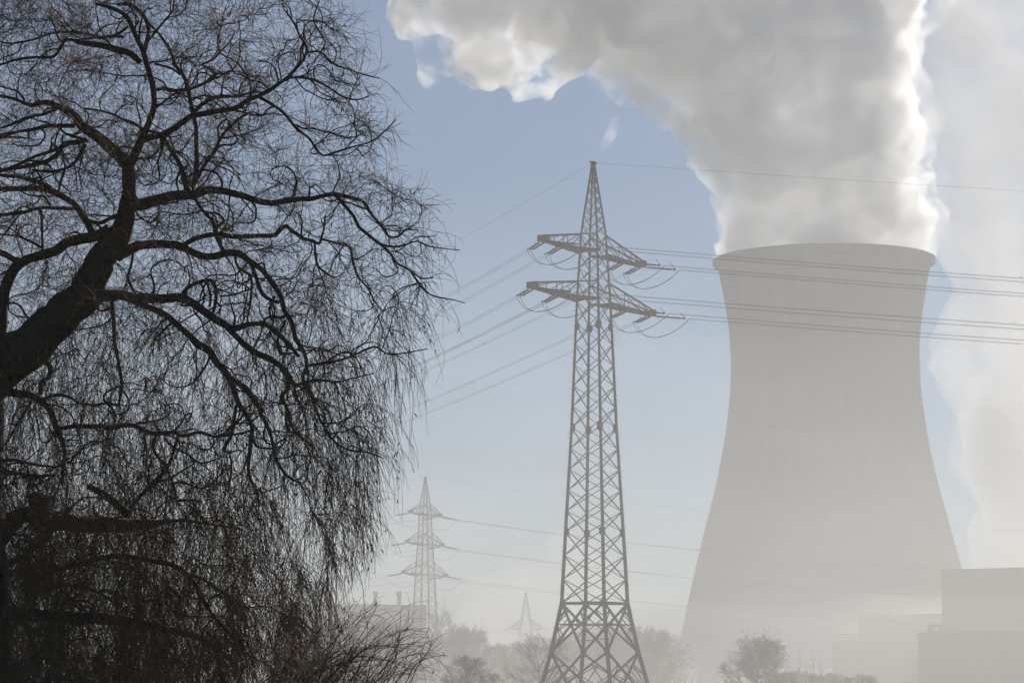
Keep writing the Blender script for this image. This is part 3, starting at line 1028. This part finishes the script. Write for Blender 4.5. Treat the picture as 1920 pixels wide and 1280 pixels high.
# trunk (mostly left of the frame)
tp = [(-75, 1330, 210), (-72, 1240, 180), (-70, 1100, 165), (-72, 950, 150), (-66, 830, 140), (-52, 735, 120)]
ch = smooth_chain([(x, y, w, WD) for x, y, w in tp], 30)
limb_obj('trunk', [at(c[0], c[1], c[3]) for c in ch], [c[2] * SCALE / 2 * (1 + .05 * wr.uniform(-1, 1)) for c in ch], 14)
done = [(c[0], c[1], c[3]) for c in ch]
for li, L in enumerate(LIMBS):
    if L[-1][2] < 0.5:
        continue
    x0, y0 = L[0][:2]
    x1, y1 = L[-1][:2]
    best = min(done, key=lambda q: (q[0] - x0) ** 2 + (q[1] - y0) ** 2)
    d0 = best[2] if (best[0] - x0) ** 2 + (best[1] - y0) ** 2 < 60 ** 2 else WD + wr.uniform(-1, 1)
    end = min(done, key=lambda q: (q[0] - x1) ** 2 + (q[1] - y1) ** 2)
    length = sum(math.hypot(b[0] - a[0], b[1] - a[1]) for a, b in zip(L, L[1:])) * SCALE
    slope = 0.0 if li == 0 else wr.uniform(-.6, .6)
    d1 = d0 + slope * length
    if li and (end[0] - x1) ** 2 + (end[1] - y1) ** 2 < 7 ** 2 and L[-1][2] > 3.5:
        d1 = end[2]
    run = 0
    q = []
    for i, p in enumerate(L):
        if i:
            run += math.hypot(p[0] - L[i - 1][0], p[1] - L[i - 1][1]) * SCALE
        q.append((p[0], p[1], p[2], d0 + (d1 - d0) * run / length))
    c = smooth_chain(q, 7)
    # bark knots and small kinks
    pts, rad = [], []
    for i, s in enumerate(c):
        w = max(s[2], 1.2)
        k = noise.noise(Vector((s[0] * .03, s[1] * .03, li))) * w * .14
        pts.append(at(s[0] + k, s[1] + noise.noise(Vector((s[1] * .04, s[0] * .04, li + 9.5))) * min(w, 14) * .16, s[3]))
        rad.append(w * SCALE / 2 * (1 + .10 * noise.noise(Vector((i * .35, li, 0)))))
    limb_obj('branch', pts, rad, 10 if L[0][2] > 12 else 7)
    done += [(s[0], s[1], s[3]) for s in c]
    for i in range(2, len(c)):
        nodes.append((pts[i], rad[i], (pts[i] - pts[i - 2]).normalized(), c[i][0], c[i][1], i / len(c)))


# --- side shoots and twigs, as many thin tapering strands
class Strands:
    def __init__(s):
        s.p, s.r, s.n = [], [], []

    def add(s, pts, rad):
        s.p.append(pts); s.r.append(rad)

    def mesh(s, name, sides=3):
        V, F = [], []
        base = 0
        ang = np.arange(sides) * 2 * math.pi / sides
        for pts, rad in zip(s.p, s.r):
            pts = np.asarray(pts); rad = np.asarray(rad)
            n = len(pts)
            d = np.gradient(pts, axis=0)
            d /= np.linalg.norm(d, axis=1)[:, None] + 1e-9
            ref = np.array((0.31, .9, .3))
            a = np.cross(d, ref); a /= np.linalg.norm(a, axis=1)[:, None] + 1e-9
            b = np.cross(d, a)
            ring = pts[:, None, :] + (a[:, None, :] * np.cos(ang)[None, :, None] + b[:, None, :] * np.sin(ang)[None, :, None]) * rad[:, None, None]
            V.append(ring.reshape(-1, 3))
            i = np.arange(n - 1)[:, None] * sides + np.arange(sides)[None, :]
            j = np.arange(n - 1)[:, None] * sides + (np.arange(sides) + 1)[None, :] % sides
            F.append((np.stack([i, j, j + sides, i + sides], -1).reshape(-1, 4)) + base)
            base += n * sides
        V = np.concatenate(V); F = np.concatenate(F)
        return np_mesh(name, V, F.ravel(), np.full(len(F), 4), True)


nr = np.random.default_rng(5)


def env_x(y):
    """right edge of the crown in photo px"""
    return 34 * noise.noise(Vector((y / 48.0, 4.2, 0))) + 16 * noise.noise(Vector((y / 17.0, 9.2, 0))) + float(np.interp(y, [0, 100, 200, 300, 350, 420, 500, 570, 650, 750, 850, 900, 1000, 1080, 1130, 1280],
                           [690, 715, 745, 745, 800, 850, 840, 845, 815, 790, 770, 765, 730, 690, 655, 620]))


def px_of(p):
    """photo px of a world point"""
    dz, dy = p[2] - EYE, p[1]
    f = dy * CP + dz * SP
    return 960 + p[0] / f * FPX, 640 - (dz * CP - dy * SP) / f * FPX


def grow(p, d, length, seg, wob, grav, r0, r1):
    n = max(3, int(length / seg))
    pts = [p.copy()]
    d = d / np.linalg.norm(d)
    w = nr.normal(0, 1, 3)
    for i in range(n):
        w = w * .6 + nr.normal(0, 1, 3) * .8
        d = d + w * wob
        d[2] -= grav
        d /= np.linalg.norm(d)
        p = p + d * (length / n)
        pts.append(p)
    return np.array(pts), np.linspace(r0, r1, n + 1)


boughs, twigs = Strands(), Strands()
shoots = []                            # (pos, dir, radius, photo x, photo y)
BIN = 60


def bin_of(x, y):
    return int((x + 120) // BIN), int((y + 60) // BIN)


def note(p, d, r):
    x, y = px_of(p)
    shoots.append((np.array(p), np.array(d), r, x, y))
    k = bin_of(x, y)
    bins.setdefault(k, []).append(len(shoots) - 1)


bins = {}
for (p, r, d, x, y, f) in nodes[::2]:
    note(p, d, r)
# level 2: thin winding shoots off the limbs
for (p, r, d, x, y, f) in nodes:
    if r > .13 or nr.random() > .20 + .10 * (r < .04):
        continue
    out = np.array([nr.normal(.12, .7), nr.normal(0, .8), nr.normal(.3 if y < 450 else -.1, .7)]) + np.array(d) * .5
    pts, rad = grow(np.array(p), out, nr.uniform(.6, 1.9), .06, .27, .012 if y < 450 else .05, min(r * .65, nr.uniform(.008, .021)), .004)
    ex, ey = px_of(pts[-1])
    if max(px_of(q)[0] - env_x(px_of(q)[1]) for q in pts[::4]) > -40:
        continue
    boughs.add(pts, rad)
    for i in range(2, len(pts)):
        note(pts[i], pts[i] - pts[i - 1], rad[i])
# shoots reaching into the parts of the crown that are still empty
P_all = None
for rnd in range(4):
    P2 = np.array([(q[3], q[4]) for q in shoots])
    for by in range(0, 23):
        for bx in range(0, 16):
            x, y = bx * BIN - 120 + nr.uniform(0, BIN), by * BIN - 60 + nr.uniform(0, BIN)
            if x > env_x(y) - 55 or len(bins.get((bx, by), ())) > 22:
                continue
            cost = (P2[:, 0] - x) ** 2 + (P2[:, 1] - y) ** 2 + np.where(P2[:, 1] > y + 30, 9000, 0)
            near = np.argsort(cost)[:12]
            near = [k for k in near if shoots[k][2] > .005] or list(near)
            k = near[nr.integers(0, len(near))]
            p0 = shoots[k][0]
            goal = np.array(at(x, y, p0[1] + nr.normal(0, .7)))
            v = goal - p0
            L = np.linalg.norm(v)
            if L > 3.0 or L < .15:
                continue
            n = max(5, int(L / .06))
            t = np.linspace(0, 1, n + 1)[:, None]
            wob = np.cumsum(np.cumsum(nr.normal(0, 1, (n + 1, 3)), 0), 0)
            wob -= wob[0] + (wob[-1] - wob[0]) * t
            wob *= .09 * L / (np.abs(wob).max() + 1e-6)
            kink = np.cumsum(nr.normal(0, .012, (n + 1, 3)), 0); kink -= kink[0]
            arch = np.zeros((n + 1, 3)); arch[:, 2] = (4 * t * (1 - t))[:, 0] * L * nr.uniform(.0, .18)
            pts = p0 + v * t + wob + kink * np.sqrt(t) + arch
            r0 = min(shoots[k][2] * .8, nr.uniform(.007, .016) + .005 * L)
            rad = np.linspace(r0, .004, n + 1)
            boughs.add(pts, rad)
            for i in range(2, n + 1):
                note(pts[i], pts[i] - pts[i - 1], rad[i])
# level 3: twigs, spread evenly over the crown
leaf_pts, drop_pts = [], []
for (bx, by), ids in bins.items():
    xc, yc = bx * BIN - 120 + BIN / 2, by * BIN - 60 + BIN / 2
    if xc < -100 or xc > env_x(yc) + 60 or yc > 1320:
        continue
    low = float(np.clip((yc - 380) / 300, 0, 1))   # 0 in the springy top, 1 in the weeping skirt
    edge = float(np.clip((xc - 350) / 400, 0, 1))
    left = 1 - float(np.clip(xc / 600, 0, 1))
    quota = 50 - 12 * low + 130 * np.clip((yc - 820) / 240, 0, 1) * left ** 1.3 + 38 * np.clip((yc - 950) / 200, 0, 1) + 14 * left
    quota *= (.62 + .38 * float(np.clip((env_x(yc) - xc) / 260, 0, 1))) * (1 + .7 * noise.noise(Vector((xc / 70, yc / 110, 2.5)))) * min(1.0, .35 + len(ids) / 12) * nr.uniform(.75, 1.25)
    for _ in range(int(quota)):
        p, d, r, x, y = shoots[ids[nr.integers(0, len(ids))]]
        if r > .06 and nr.random() < .7:
            continue
        hang = low * nr.uniform(.3, 1)
        out = np.array([nr.normal(.30 * edge, .6), nr.normal(0, .6), nr.normal(.25 - .6 * low, .5)]) + d / (np.linalg.norm(d) + 1e-9) * .6
        L = nr.uniform(.3, .9) * (1 + 1.5 * low * nr.random())
        g_ = nr.uniform(.0, .05) + hang * .15 + .05 * edge
        pts, rad = grow(p, out, L, .075, .16 * (1 - .7 * low), g_, min(r, .0037), .0019)
        ex, ey = px_of(pts[-1])
        if ex > env_x(ey) - 25 + min(75, nr.exponential(38)) or pts[-1][2] < .1:
            continue
        twigs.add(pts, rad)
        for _ in range(nr.integers(0, 4)):
            k = nr.integers(1, len(pts) - 1)
            o2 = (pts[k] - pts[k - 1]) / .075 + nr.normal(0, .6, 3)
            q, qr = grow(pts[k], o2, nr.uniform(.12, .42) * (1 + .7 * low), .075, .14 * (1 - .65 * low), g_ * 1.2, .0026, .0016)
            ex, ey = px_of(q[-1])
            if ex < env_x(ey) + min(40, nr.exponential(15)):
                twigs.add(q, qr)
                if nr.random() < .06 + .2 * low: leaf_pts.append((q[nr.integers(1, len(q))], 0))
        if nr.random() < .08 + .32 * low:
            leaf_pts.append((pts[nr.integers(1, len(pts))], 0))
        if nr.random() < .12:
            drop_pts.append(pts[nr.integers(1, len(pts))])


def leaf_mesh(name, pts, size):
    V, F = [], []
    for i, (p, _) in enumerate(pts):
        L = size * nr.uniform(.6, 1.3)
        a = nr.normal(0, .45, 3); a[2] = -1; a /= np.linalg.norm(a)
        s = np.cross(a, nr.normal(0, 1, 3)); s /= np.linalg.norm(s)
        n = np.cross(a, s)
        b = len(V)
        V += [p, p + a * L * .45 + s * L * .11 + n * L * .06, p + a * L * .5 - n * L * .02, p + a * L * .45 - s * L * .11 + n * L * .06, p + a * L]
        F += [b, b + 1, b + 2, b, b + 2, b + 3, b + 1, b + 4, b + 2, b + 2, b + 4, b + 3]
    return np_mesh(name, np.array(V), F, np.full(len(F) // 3, 3))


OCT = (np.array([(1, 0, 0), (-1, 0, 0), (0, 1, 0), (0, -1, 0), (0, 0, 1), (0, 0, -1)], float),
       np.array([(0, 2, 4), (2, 1, 4), (1, 3, 4), (3, 0, 4), (2, 0, 5), (1, 2, 5), (3, 1, 5), (0, 3, 5)]))


def drop_mesh(name, pts, r):
    V = np.concatenate([OCT[0] * r * nr.uniform(.6, 1.3) + p - np.array((0, 0, r)) for p in pts])
    F = np.concatenate([OCT[1] + 6 * i for i in range(len(pts))])
    return np_mesh(name, V, F.ravel(), np.full(len(F), 3), True)


w0 = np.array(W0)


def crown(root, w0_, bo, tw, lf, dr):
    for S in (bo, tw):
        S.p = [q - w0_ for q in S.p]
    if bo.p:
        tag(link('side_shoots', bo.mesh('side_shoots', 4), m_bark, root), kind='stuff')
    tag(link('twigs', tw.mesh('twigs', 3), m_twig, root), kind='stuff')
    if lf:
        tag(link('leaves', leaf_mesh('leaves', [(p - w0_, 0) for p, _ in lf], .085), m_leaf, root), kind='stuff')
    if dr:
        tag(link('water_drops', drop_mesh('water_drops', [p - w0_ for p in dr], .0055), m_drop, root), kind='stuff')


crown(willow, w0, boughs, twigs, leaf_pts, drop_pts)
print('WILLOW twigs', len(twigs.p), 'boughs', len(boughs.p), 'leaves', len(leaf_pts))

# --- young willow shoots arching up from below at the right foot of the crown
SD = 37.0
shrub = empty('willow_shrub', at(560, 1400, SD) * 1.0)
shrub.location.z = 0
tag(shrub, 'low spray of arching willow shoots below and right of the big willow', 'shrub')
sb, stw, slf, sdr = Strands(), Strands(), [], []
for i in range(900):
    x0 = nr.uniform(400, 640)
    p = np.array(at(x0, 1340, SD + nr.uniform(-1, 1))); p[2] = 0.0
    d = np.array([nr.uniform(.05, .75), nr.normal(0, .25), 1.0])
    pts, rad = grow(p, d, nr.uniform(2.0, 3.7), .06, .045, nr.uniform(.02, .055), nr.uniform(.008, .014), .0025)
    ex, ey = px_of(pts[-1])
    tip = min(px_of(q)[1] for q in pts)
    if ex > 845 or ex < 520 or tip < 1085 + .5 * max(0, ex - 640) or tip > 1255 or len(sb.p) > 100: continue
    sb.add(pts, rad)
    for _ in range(11):
        k = nr.integers(len(pts) // 2, len(pts))
        o = (pts[k] - pts[k - 1]) / .06 + nr.normal(0, .4, 3)
        q, qr = grow(pts[k], o, nr.uniform(.2, .75), .06, .09, nr.uniform(.03, .10), .0034, .0017)
        ex, ey = px_of(q[-1])
        if ex > 850: continue
        stw.add(q, qr)
        if nr.random() < .18: slf.append((q[nr.integers(2, len(q))], 0))
        if nr.random() < .14: sdr.append(q[nr.integers(2, len(q))])

crown(shrub, np.array(shrub.location), sb, stw, slf, sdr)
# ------------------------------------------------------------------ bare trees and bushes in the mist
m_far_bark = bsdf_mat('bare_tree_bark', (0.05, 0.042, 0.036), 0.9, scale=2.0, col2=(0.075, 0.06, 0.05))
m_rusty = bsdf_mat('withered_leaf', (0.12, 0.06, 0.035), 0.8, 0.3, 2.0)


def bare_tree_meshes(seed, H, spread, twiggy=1.0, low=0.15, rounded=True):
    """(trunk mesh, crown mesh, tips): forking limbs that end in fine twigs inside a dome."""
    rg = np.random.default_rng(seed)
    S, T, tips = Strands(), Strands(), []
    nt_ = 9
    tz = np.linspace(0, H * .62, nt_)
    tpts = np.stack([np.cumsum(rg.normal(0, .012 * H, nt_)), np.cumsum(rg.normal(0, .012 * H, nt_)), tz], -1)
    tpts[0, :2] = 0
    T.add(tpts, np.linspace(.022 * H, .006 * H, nt_))

    def inside(p):
        c = np.array((0, 0, H * .54))
        q = (p - c) / np.array((spread, spread, H * .46))
        return (q * q).sum() < 1.0

    def branch(p, d, L, r, lev):
        n = max(4, int(L / (.035 * H)))
        pts = [p]
        d = d / np.linalg.norm(d)
        for i in range(n):
            d = d + rg.normal(0, .14, 3)
            d[2] += .05 if lev < 2 else .02
            d /= np.linalg.norm(d)
            p = p + d * L / n
            if not inside(p) and i > 1 and p[2] > H * low:
                break
            pts.append(p)
        if len(pts) < 3:
            return
        pts = np.array(pts)
        S.add(pts, np.linspace(r, max(r * .4, .0009 * H), len(pts)))
        tips.append(pts[-1])
        if lev >= 3:
            return
        nb = int([11, 9, 7][lev] * twiggy)
        for _ in range(nb):
            k = rg.integers(1, len(pts))
            o = (pts[k] - pts[k - 1])
            o = o / np.linalg.norm(o) + rg.normal(0, .62, 3)
            branch(pts[k], o, L * rg.uniform(.35, .62), max(r * .45, .0012 * H), lev + 1)
    for i in range(int(17 * twiggy)):
        f = low + (1 - low) * (i + .5) / int(17 * twiggy)
        k = min(nt_ - 1, max(1, int(f * nt_)))
        a = i * 2.4 + rg.normal(0, .25)
        branch(tpts[k], np.array((math.cos(a), math.sin(a), .15 + 1.9 * f ** 2 + rg.uniform(-.1, .3))), H * rg.uniform(.42, .6), .0075 * H, 0)
    return T.mesh('tree_trunk', 8), S.mesh('tree_crown', 3), tips


VARS = []
for sd, H, sp, tw, lw in ((1, 10, 5.0, 1.0, .12), (2, 10, 4.2, .9, .05), (3, 10, 3.2, .7, .15), (4, 10, 5.2, .8, .0), (5, 10, 2.6, .42, .2)):
    a_, b_, t_ = bare_tree_meshes(sd, H, sp, tw, lw)
    a_.materials.append(m_far_bark); b_.materials.append(m_far_bark)
    VARS.append((a_, b_, t_))


def plant_tree(px, ytop, D, variant, wide=1.0, name='bare_tree', label=None, group=None, cat='tree', rz=0.0):
    top_ = at(px, ytop, D)
    H = top_.z
    root = empty(name, (top_.x, D, 0), rz)
    a_, b_, _ = VARS[variant]
    k = H / 10.0
    m_ = Matrix.Diagonal((k * wide, k * wide, k, 1))
    link('trunk', a_, None, root, m_)
    tag(link('crown', b_, None, root, m_), kind='stuff')
    tag(root, label, cat, group)
    return root


# the round tree with a few withered leaves
rt = plant_tree(1417, 1198, 400, 0, 1.22, 'round_tree', 'round-headed bare tree with some withered reddish leaves, below the cooling tower')
tp_ = [np.array(q) * rt.children[0].matrix_local.to_scale()[2] for q in VARS[0][2]]
pick_ = [tp_[i] for i in nr.choice(len(tp_), 420, replace=False)]
tag(link('leaves', leaf_mesh('withered_leaves', [(p, 0) for p in pick_], .34), m_rusty, rt), kind='stuff')
plant_tree(1012, 1194, 380, 3, 1.15, 'bare_tree', 'broad bushy bare tree just left of the nearest pylon foot')
plant_tree(875, 1232, 290, 1, 1.25, 'bare_bush', 'dark low bare bush beyond the willow shoots, left of the nearest pylon', None, 'bush')
plant_tree(925, 1262, 300, 3, 1.2, 'bare_bush', 'small low bare bush right of the dark bush', None, 'bush', 1.0)
plant_tree(1235, 1185, 520, 3, 1.1, 'bare_tree', 'wide misty bare tree just right of the nearest pylon foot', None, 'tree', 2.0)
plant_tree(822, 1140, 700, 2, .8, 'bare_tree', 'faint slender bare tree right beside the three-armed pylon', None, 'tree', 1.0)
plant_tree(690, 1180, 420, 0, 1.1, 'bare_tree', 'misty bare tree seen through the willow twigs before the long hall', None, 'tree', .6)
plant_tree(625, 1150, 330, 2, 1.3, 'bare_tree', 'bare tree behind the right fringe of the willow', None, 'tree', .3)
rg = random.Random(21)
for i in range(26):
    px = 560 + i * 28 + rg.uniform(-10, 10)
    D = rg.uniform(560, 660)
    plant_tree(px, (1183 if not 920 < px < 1060 else 1212) + rg.uniform(-14, 14), D, rg.randrange(4), rg.uniform(.8, 1.2), 'bare_tree', 'bare tree in the misty treeline left of the cooling tower', 'trees of the misty treeline', 'tree', rg.uniform(0, 6))
for i in range(12):
    px = 1484 + i * 13 + rg.uniform(-6, 6)
    plant_tree(px, 1266 + rg.uniform(-10, 8), rg.uniform(430, 520), rg.randrange(4), rg.uniform(1.0, 1.5), 'bare_bush', 'low bare bush in the mist right of the round-headed tree', 'low bushes before the plant halls', 'bush', rg.uniform(0, 6))
for i, px in enumerate((1499, 1512, 1524, 1538)):
    plant_tree(px, 1222 + (i % 2) * 14, 470, 4, .4, 'bare_sapling', ('leftmost', 'second from left', 'third from left', 'rightmost')[i] + ' of the four thin upright saplings right of the round-headed tree', 'thin saplings', 'sapling', i)

# ------------------------------------------------------------------ power station halls
m_clad = bsdf_mat('grey_cladding', (0.17, 0.175, 0.175), 0.7, scale=.2, col2=(0.2, 0.2, 0.2))
m_clad2 = bsdf_mat('darker_cladding', (0.14, 0.145, 0.145), 0.7, scale=.2, col2=(0.165, 0.165, 0.165))
m_brick = bsdf_mat('dark_brick', (0.15, 0.13, 0.12), 0.9, scale=.5, col2=(0.18, 0.15, 0.14))
m_roof = bsdf_mat('roof_edge', (0.12, 0.12, 0.12), 0.8)
m_white = bsdf_mat('white_panel', (0.75, 0.75, 0.73), 0.5)


def oriented(root_name, corner_px, y_top, D, az, label, cat='building'):
    """Empty at the near visible corner of a hall; local +x runs along the front wall, local +y goes back."""
    p = at(corner_px, y_top, D)
    e_ = empty(root_name, (p.x, p.y, 0), az)
    tag(e_, label, cat)
    return e_, p.z


# tall boiler hall: its front wall runs right and towards us
hall, hz_ = oriented('turbine_hall', 1765, 1068, 720, R(-42), 'tall flat-roofed grey hall cut off by the right edge, right of the cooling tower')
mb = MB(); mb.box(0, 75, 0, 40, 0, hz_ - .35); mb.build('wall', m_clad, hall)
mb = MB(); mb.box(-.15, 75.1, -.15, 40.1, hz_ - .34, hz_); mb.build('roof', m_roof, hall)
for i in range(30):
    mb = MB() if i == 0 else mb
    if i == 0:
        mb.box(0, 2.46, -.10, -.02, 0.1, hz_ - .5)
        panel_me = mb.mesh('cladding_panel'); panel_me.materials.append(m_clad)
    link('cladding_panel', panel_me, None, hall, Matrix.Translation((.02 + i * 2.5, -.004 * (i % 3), 0)))
# lower ribbed hall in front
low_, lz = oriented('ribbed_hall', 1721, 1185, 640, R(-30), 'low hall with vertically ribbed walls in front of the tall grey hall')
mb = MB(); mb.box(0, 60, 0, 30, 0, lz - .3); mb.build('wall', m_clad2, low_)
mb = MB(); mb.box(-.1, 60.1, -.25, 30, lz - .29, lz); mb.build('roof', m_roof, low_)
mb = MB(); mb.box(0, .5, -.09, -.01, .1, lz - .35)
rib_me = mb.mesh('wall_rib'); rib_me.materials.append(m_clad)
for i in range(48):
    link('wall_rib', rib_me, None, low_, Matrix.Translation((.3 + i * 1.24, 0, 0)))
cab = empty('rooftop_cabin', (at(1742, 1185, 652).x, 652, 0))
cab.location.z = lz + .004
tag(cab, 'small dark-framed white cabin on the roof of the ribbed hall', 'cabin')
mb = MB(); mb.box(0, 3.0, 0, 2.4, 0, 2.1); mb.build('frame', m_roof, cab)
mb = MB(); mb.box(.9, 2.5, -.05, -.004, .35, 1.6); mb.build('window', m_white, cab)
# stepped middle hall
mid, mz = oriented('stepped_hall', 1609, 1151, 760, R(-20), 'flat-roofed hall of middle height left of the tall grey hall')
mb = MB(); mb.box(0, 40, 0, 25, 0, mz - .3); mb.build('wall', m_clad2, mid)
mb = MB(); mb.box(-.1, 40, -.1, 25, mz - .29, mz); mb.build('roof', m_roof, mid)
mb = MB(); mb.tube([(7, 6, mz), (7, 6, mz + 1.6)], .08, 6); mb.build('mast', m_roof, mid)
lft, lz2 = oriented('low_block', 1560, 1200, 750, R(-20), 'low flat block with a railing on its roof, leftmost of the halls')
mb = MB(); mb.box(0, 22, 0, 14, 0, lz2); mb.build('wall', m_clad2, lft)
mb = MB(); mb.box(14.6, 21, -.2, -.02, .1, lz2 - 1.2); mb.build('door_panel', m_clad, lft)
for i in range(7):
    piece_ = MB(); piece_.tube([(.15 + i * 1.15, .15, lz2), (.15 + i * 1.15, .15, lz2 + 1.6)], .06, 6)
    piece_.build('railing_post', m_roof, lft)
for dz in (.8, 1.6):
    piece_ = MB(); piece_.tube([(.1, .15, lz2 + dz), (7.1, .15, lz2 + dz)], .06, 6); piece_.build('railing_bar', m_roof, lft)
# small pump house with a chimney before the tower
ph, phz = oriented('pump_house', 1310, 1184, 880, R(-4), 'small dark block with a thin chimney before the left foot of the cooling tower')
mb = MB(); mb.box(0, 6.4, 0, 6, 0, phz - .2); mb.build('wall', m_brick, ph)
mb = MB(); mb.box(-.15, 6.55, -.15, 6.15, phz - .19, phz + .1); mb.build('roof', m_roof, ph)
mb = MB(); mb.box(2.7, 3.7, 2, 3, phz + .1, at(1330, 1152, 880).z); mb.build('chimney', m_brick, ph)
# long hall on the left with two chimneys
lh, lhz = oriented('long_hall', 655, 1132, 860, R(6), 'long low factory hall with two chimneys behind the right fringe of the willow')
W_ = (at(800, 1136, 860).x - at(655, 1132, 860).x)
mb = MB(); mb.box(0, W_, 0, 30, 0, lhz - .4); mb.build('wall', m_brick, lh)
mb = MB()
mb.add([(-.3, -.3, lhz - .39), (W_ + .3, -.3, lhz - .39), (W_ + .3, 30.3, lhz - .39), (-.3, 30.3, lhz - .39), (-.3, -.3, lhz + .1), (W_ + .3, -.3, lhz - .2), (W_ + .3, 30.3, lhz - .2), (-.3, 30.3, lhz + .1)],
       [(0, 3, 2, 1), (4, 5, 6, 7), (0, 1, 5, 4), (1, 2, 6, 5), (2, 3, 7, 6), (3, 0, 4, 7)])
mb.build('roof', m_roof, lh)
for px, w in ((750, 1.25), (705, .95)):
    xx = at(px, 1130, 860).x - at(655, 1130, 860).x
    zt = at(px, 1107, 860).z
    mb = MB(); mb.tube([(xx, 4, lhz), (xx, 4, zt - 1.2), (xx, 4, zt - 1.1), (xx, 4, zt)], [w * .55, w * .5, w * .68, w * .68], 12)
    mb.build('chimney', m_brick, lh)
gb, gz = oriented('gabled_hall', 560, 1140, 840, R(3), 'gabled hall half hidden by the willow, left of the long hall')
mb = MB()
xa = at(605, 1118, 840).x - at(560, 1118, 840).x
zt = at(605, 1118, 840).z
mb.add([(0, 0, 0), (2 * xa, 0, 0), (2 * xa, 0, gz), (xa, 0, zt), (0, 0, gz), (0, 18, 0), (2 * xa, 18, 0), (2 * xa, 18, gz), (xa, 18, zt), (0, 18, gz)],
       [(0, 1, 2, 3, 4), (9, 8, 7, 6, 5), (0, 5, 6, 1), (1, 6, 7, 2), (2, 7, 8, 3), (3, 8, 9, 4), (4, 9, 5, 0)])
mb.build('wall', m_brick, gb)

# access ladder and cable tray up the right flank of the cooling tower
a0 = R(-24)
for da, nm in ((0.0, 'ladder_rail'), (0.012, 'ladder_rail')):
    mb = MB()
    pts = [((sm_r[i] + .35) * math.cos(a0 + da), (sm_r[i] + .35) * math.sin(a0 + da), zs[i]) for i in range(len(zs))]
    mb.tube([Vector(p) for p in pts], .16, 5)
    mb.build(nm, m_clad, tower)
mb = MB()
for z in np.arange(12, 147, 2.6):
    r_ = float(np.interp(z, zs, sm_r)) + .4
    mb.bar((r_ * math.cos(a0), r_ * math.sin(a0), z), (r_ * math.cos(a0 + .012), r_ * math.sin(a0 + .012), z), .15)
tag(mb.build('ladder_rungs', m_clad, tower), kind='stuff')
# raking columns under the shell
cmb = MB(); cmb.bar((sm_r[0] + 2.2, -2.6, 0), (sm_r[0] - .25, 0, 9.2), .9)
col_me = cmb.mesh('column'); col_me.materials.append(m_conc)
for i in range(44):
    link('column', col_me, None, tower, Matrix.Rotation(2 * math.pi * i / 44, 4, 'Z'))
